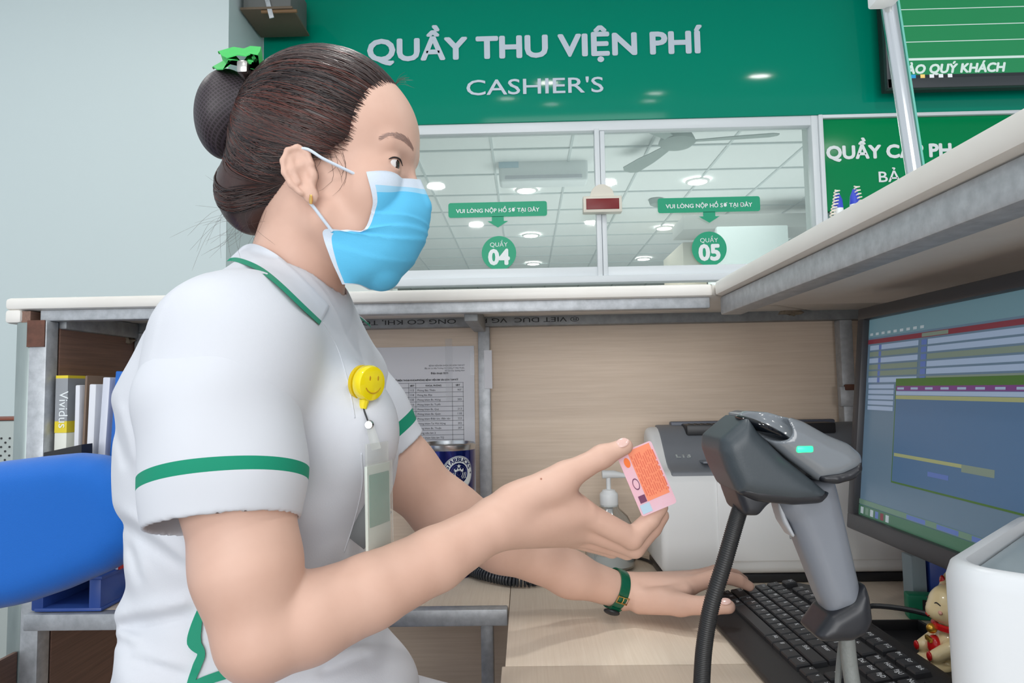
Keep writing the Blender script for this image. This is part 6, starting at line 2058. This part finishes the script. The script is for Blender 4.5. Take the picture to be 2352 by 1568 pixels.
def bp(w, y0, y1, t, th): return MB().box((0, -(y0 + y1) / 2, zz_ * t), (w, y1 - y0, th), 0.0006, BM)
bp(0.040, 0, 0.026, 0, 0.0022).build('holder_top', m_vinyl, bd_)
bp(0.042, 0.020, hb_, 0, 0.003).build('card', mat('badge_card', (206, 214, 206), 0.4), bd_)
bp(0.036, 0.028, 0.075, 0.0018, 0.0006).build('card_header', mat('badge_green', (64, 140, 120), 0.4), bd_)
bp(0.046, 0.018, hb_ + 0.003, 0.0026, 0.0006).build('holder_front', m_vinyl, bd_)
qa = np.array(P(845, 1200, 0.69))
# grey loose badge behind
MB().box(qa, (0.026, 0.002, 0.046), 0.0006, Matrix.Translation(qa) @ Matrix.Rotation(rad(38), 4, 'Y') @ Matrix.Translation(-qa)).build('back_card', mat('badge_grey', (120, 124, 126), 0.5), bd_)

# ---- watch on the left wrist
wx = nrm(LW - A(1310, 1318, 1.02))
wc = A(1414, 1352, 1.041)
sd = nrm(np.cross(wx, (0, 0, 1))); upv = np.cross(sd, wx)
wt = thing('wristwatch', 'narrow green leather watch strap with gold buckle on her left wrist', 'watch', tuple(wc), world=True)
m_ws = mat('strap_green', (10, 92, 66), 0.3, coat=0.3, bump=(300, 0.3))
rings = []
for k in range(40):
    a = 2 * math.pi * k / 40
    rad_ = lambda r: sd * math.cos(a) * (0.0272 + r) + upv * math.sin(a) * (0.0272 + r)
    rings.append([wc + rad_(0.0) - wx * 0.0075, wc + rad_(0.0) + wx * 0.0075, wc + rad_(0.0022) + wx * 0.0075, wc + rad_(0.003), wc + rad_(0.0022) - wx * 0.0075])
MB().rings(rings, close=True).build('strap', m_ws, wt, sharp=30)
m_gold = MATS['gold']
ab = rad(15)
for sgn in (-1, 1):
    n_ = sd * -math.cos(ab) * -1
vdir = nrm(np.array(CAM) - wc)
vdir = nrm(vdir - wx * (vdir @ wx))
a0 = math.atan2(vdir @ upv, vdir @ sd)
def wp(a, dx, r=0.0318): return wc + sd * math.cos(a) * r + upv * math.sin(a) * r + wx * dx
sg_ = 1 if (wp(a0 + 0.3, 0)[2] < wp(a0, 0)[2]) else -1
b0 = a0 + sg_ * 0.25
MB().tube([wp(b0, -0.0085), wp(b0, 0.0085), wp(b0 + sg_ * 0.3, 0.0085), wp(b0 + sg_ * 0.3, -0.0085), wp(b0, -0.0085)], 0.0011, 8).build('buckle', m_gold, wt)
MB().tube([wp(b0, 0), wp(b0 + sg_ * 0.15, 0, 0.0325), wp(b0 + sg_ * 0.3, 0)], 0.0009, 6).build('buckle_pin', m_gold, wt)
ck_ = wp(b0 + sg_ * 1.15, 0, 0.033)
MB().ell(ck_, (0.012, 0.012, 0.0045), frame((0, 0, 0), Vector(wx), Vector(np.cross(nrm(ck_ - wc), wx)))).build('watch_case', m_pdk, wt)
MB().rings([[wp(b0 + sg_ * da, -0.0085, 0.0305 + e), wp(b0 + sg_ * da, 0.0085, 0.0305 + e)] + [wp(b0 + sg_ * da, 0.0085, 0.0318 + e), wp(b0 + sg_ * da, -0.0085, 0.0318 + e)] for da, e in ((0.72, 0), (0.95, 0))]).build('strap_loop', m_ws, wt)
# the Empties that carried world-space parts need no helper mark any more
for r0 in ROOTS_WORLD:
    if '_world' in r0: del r0['_world']
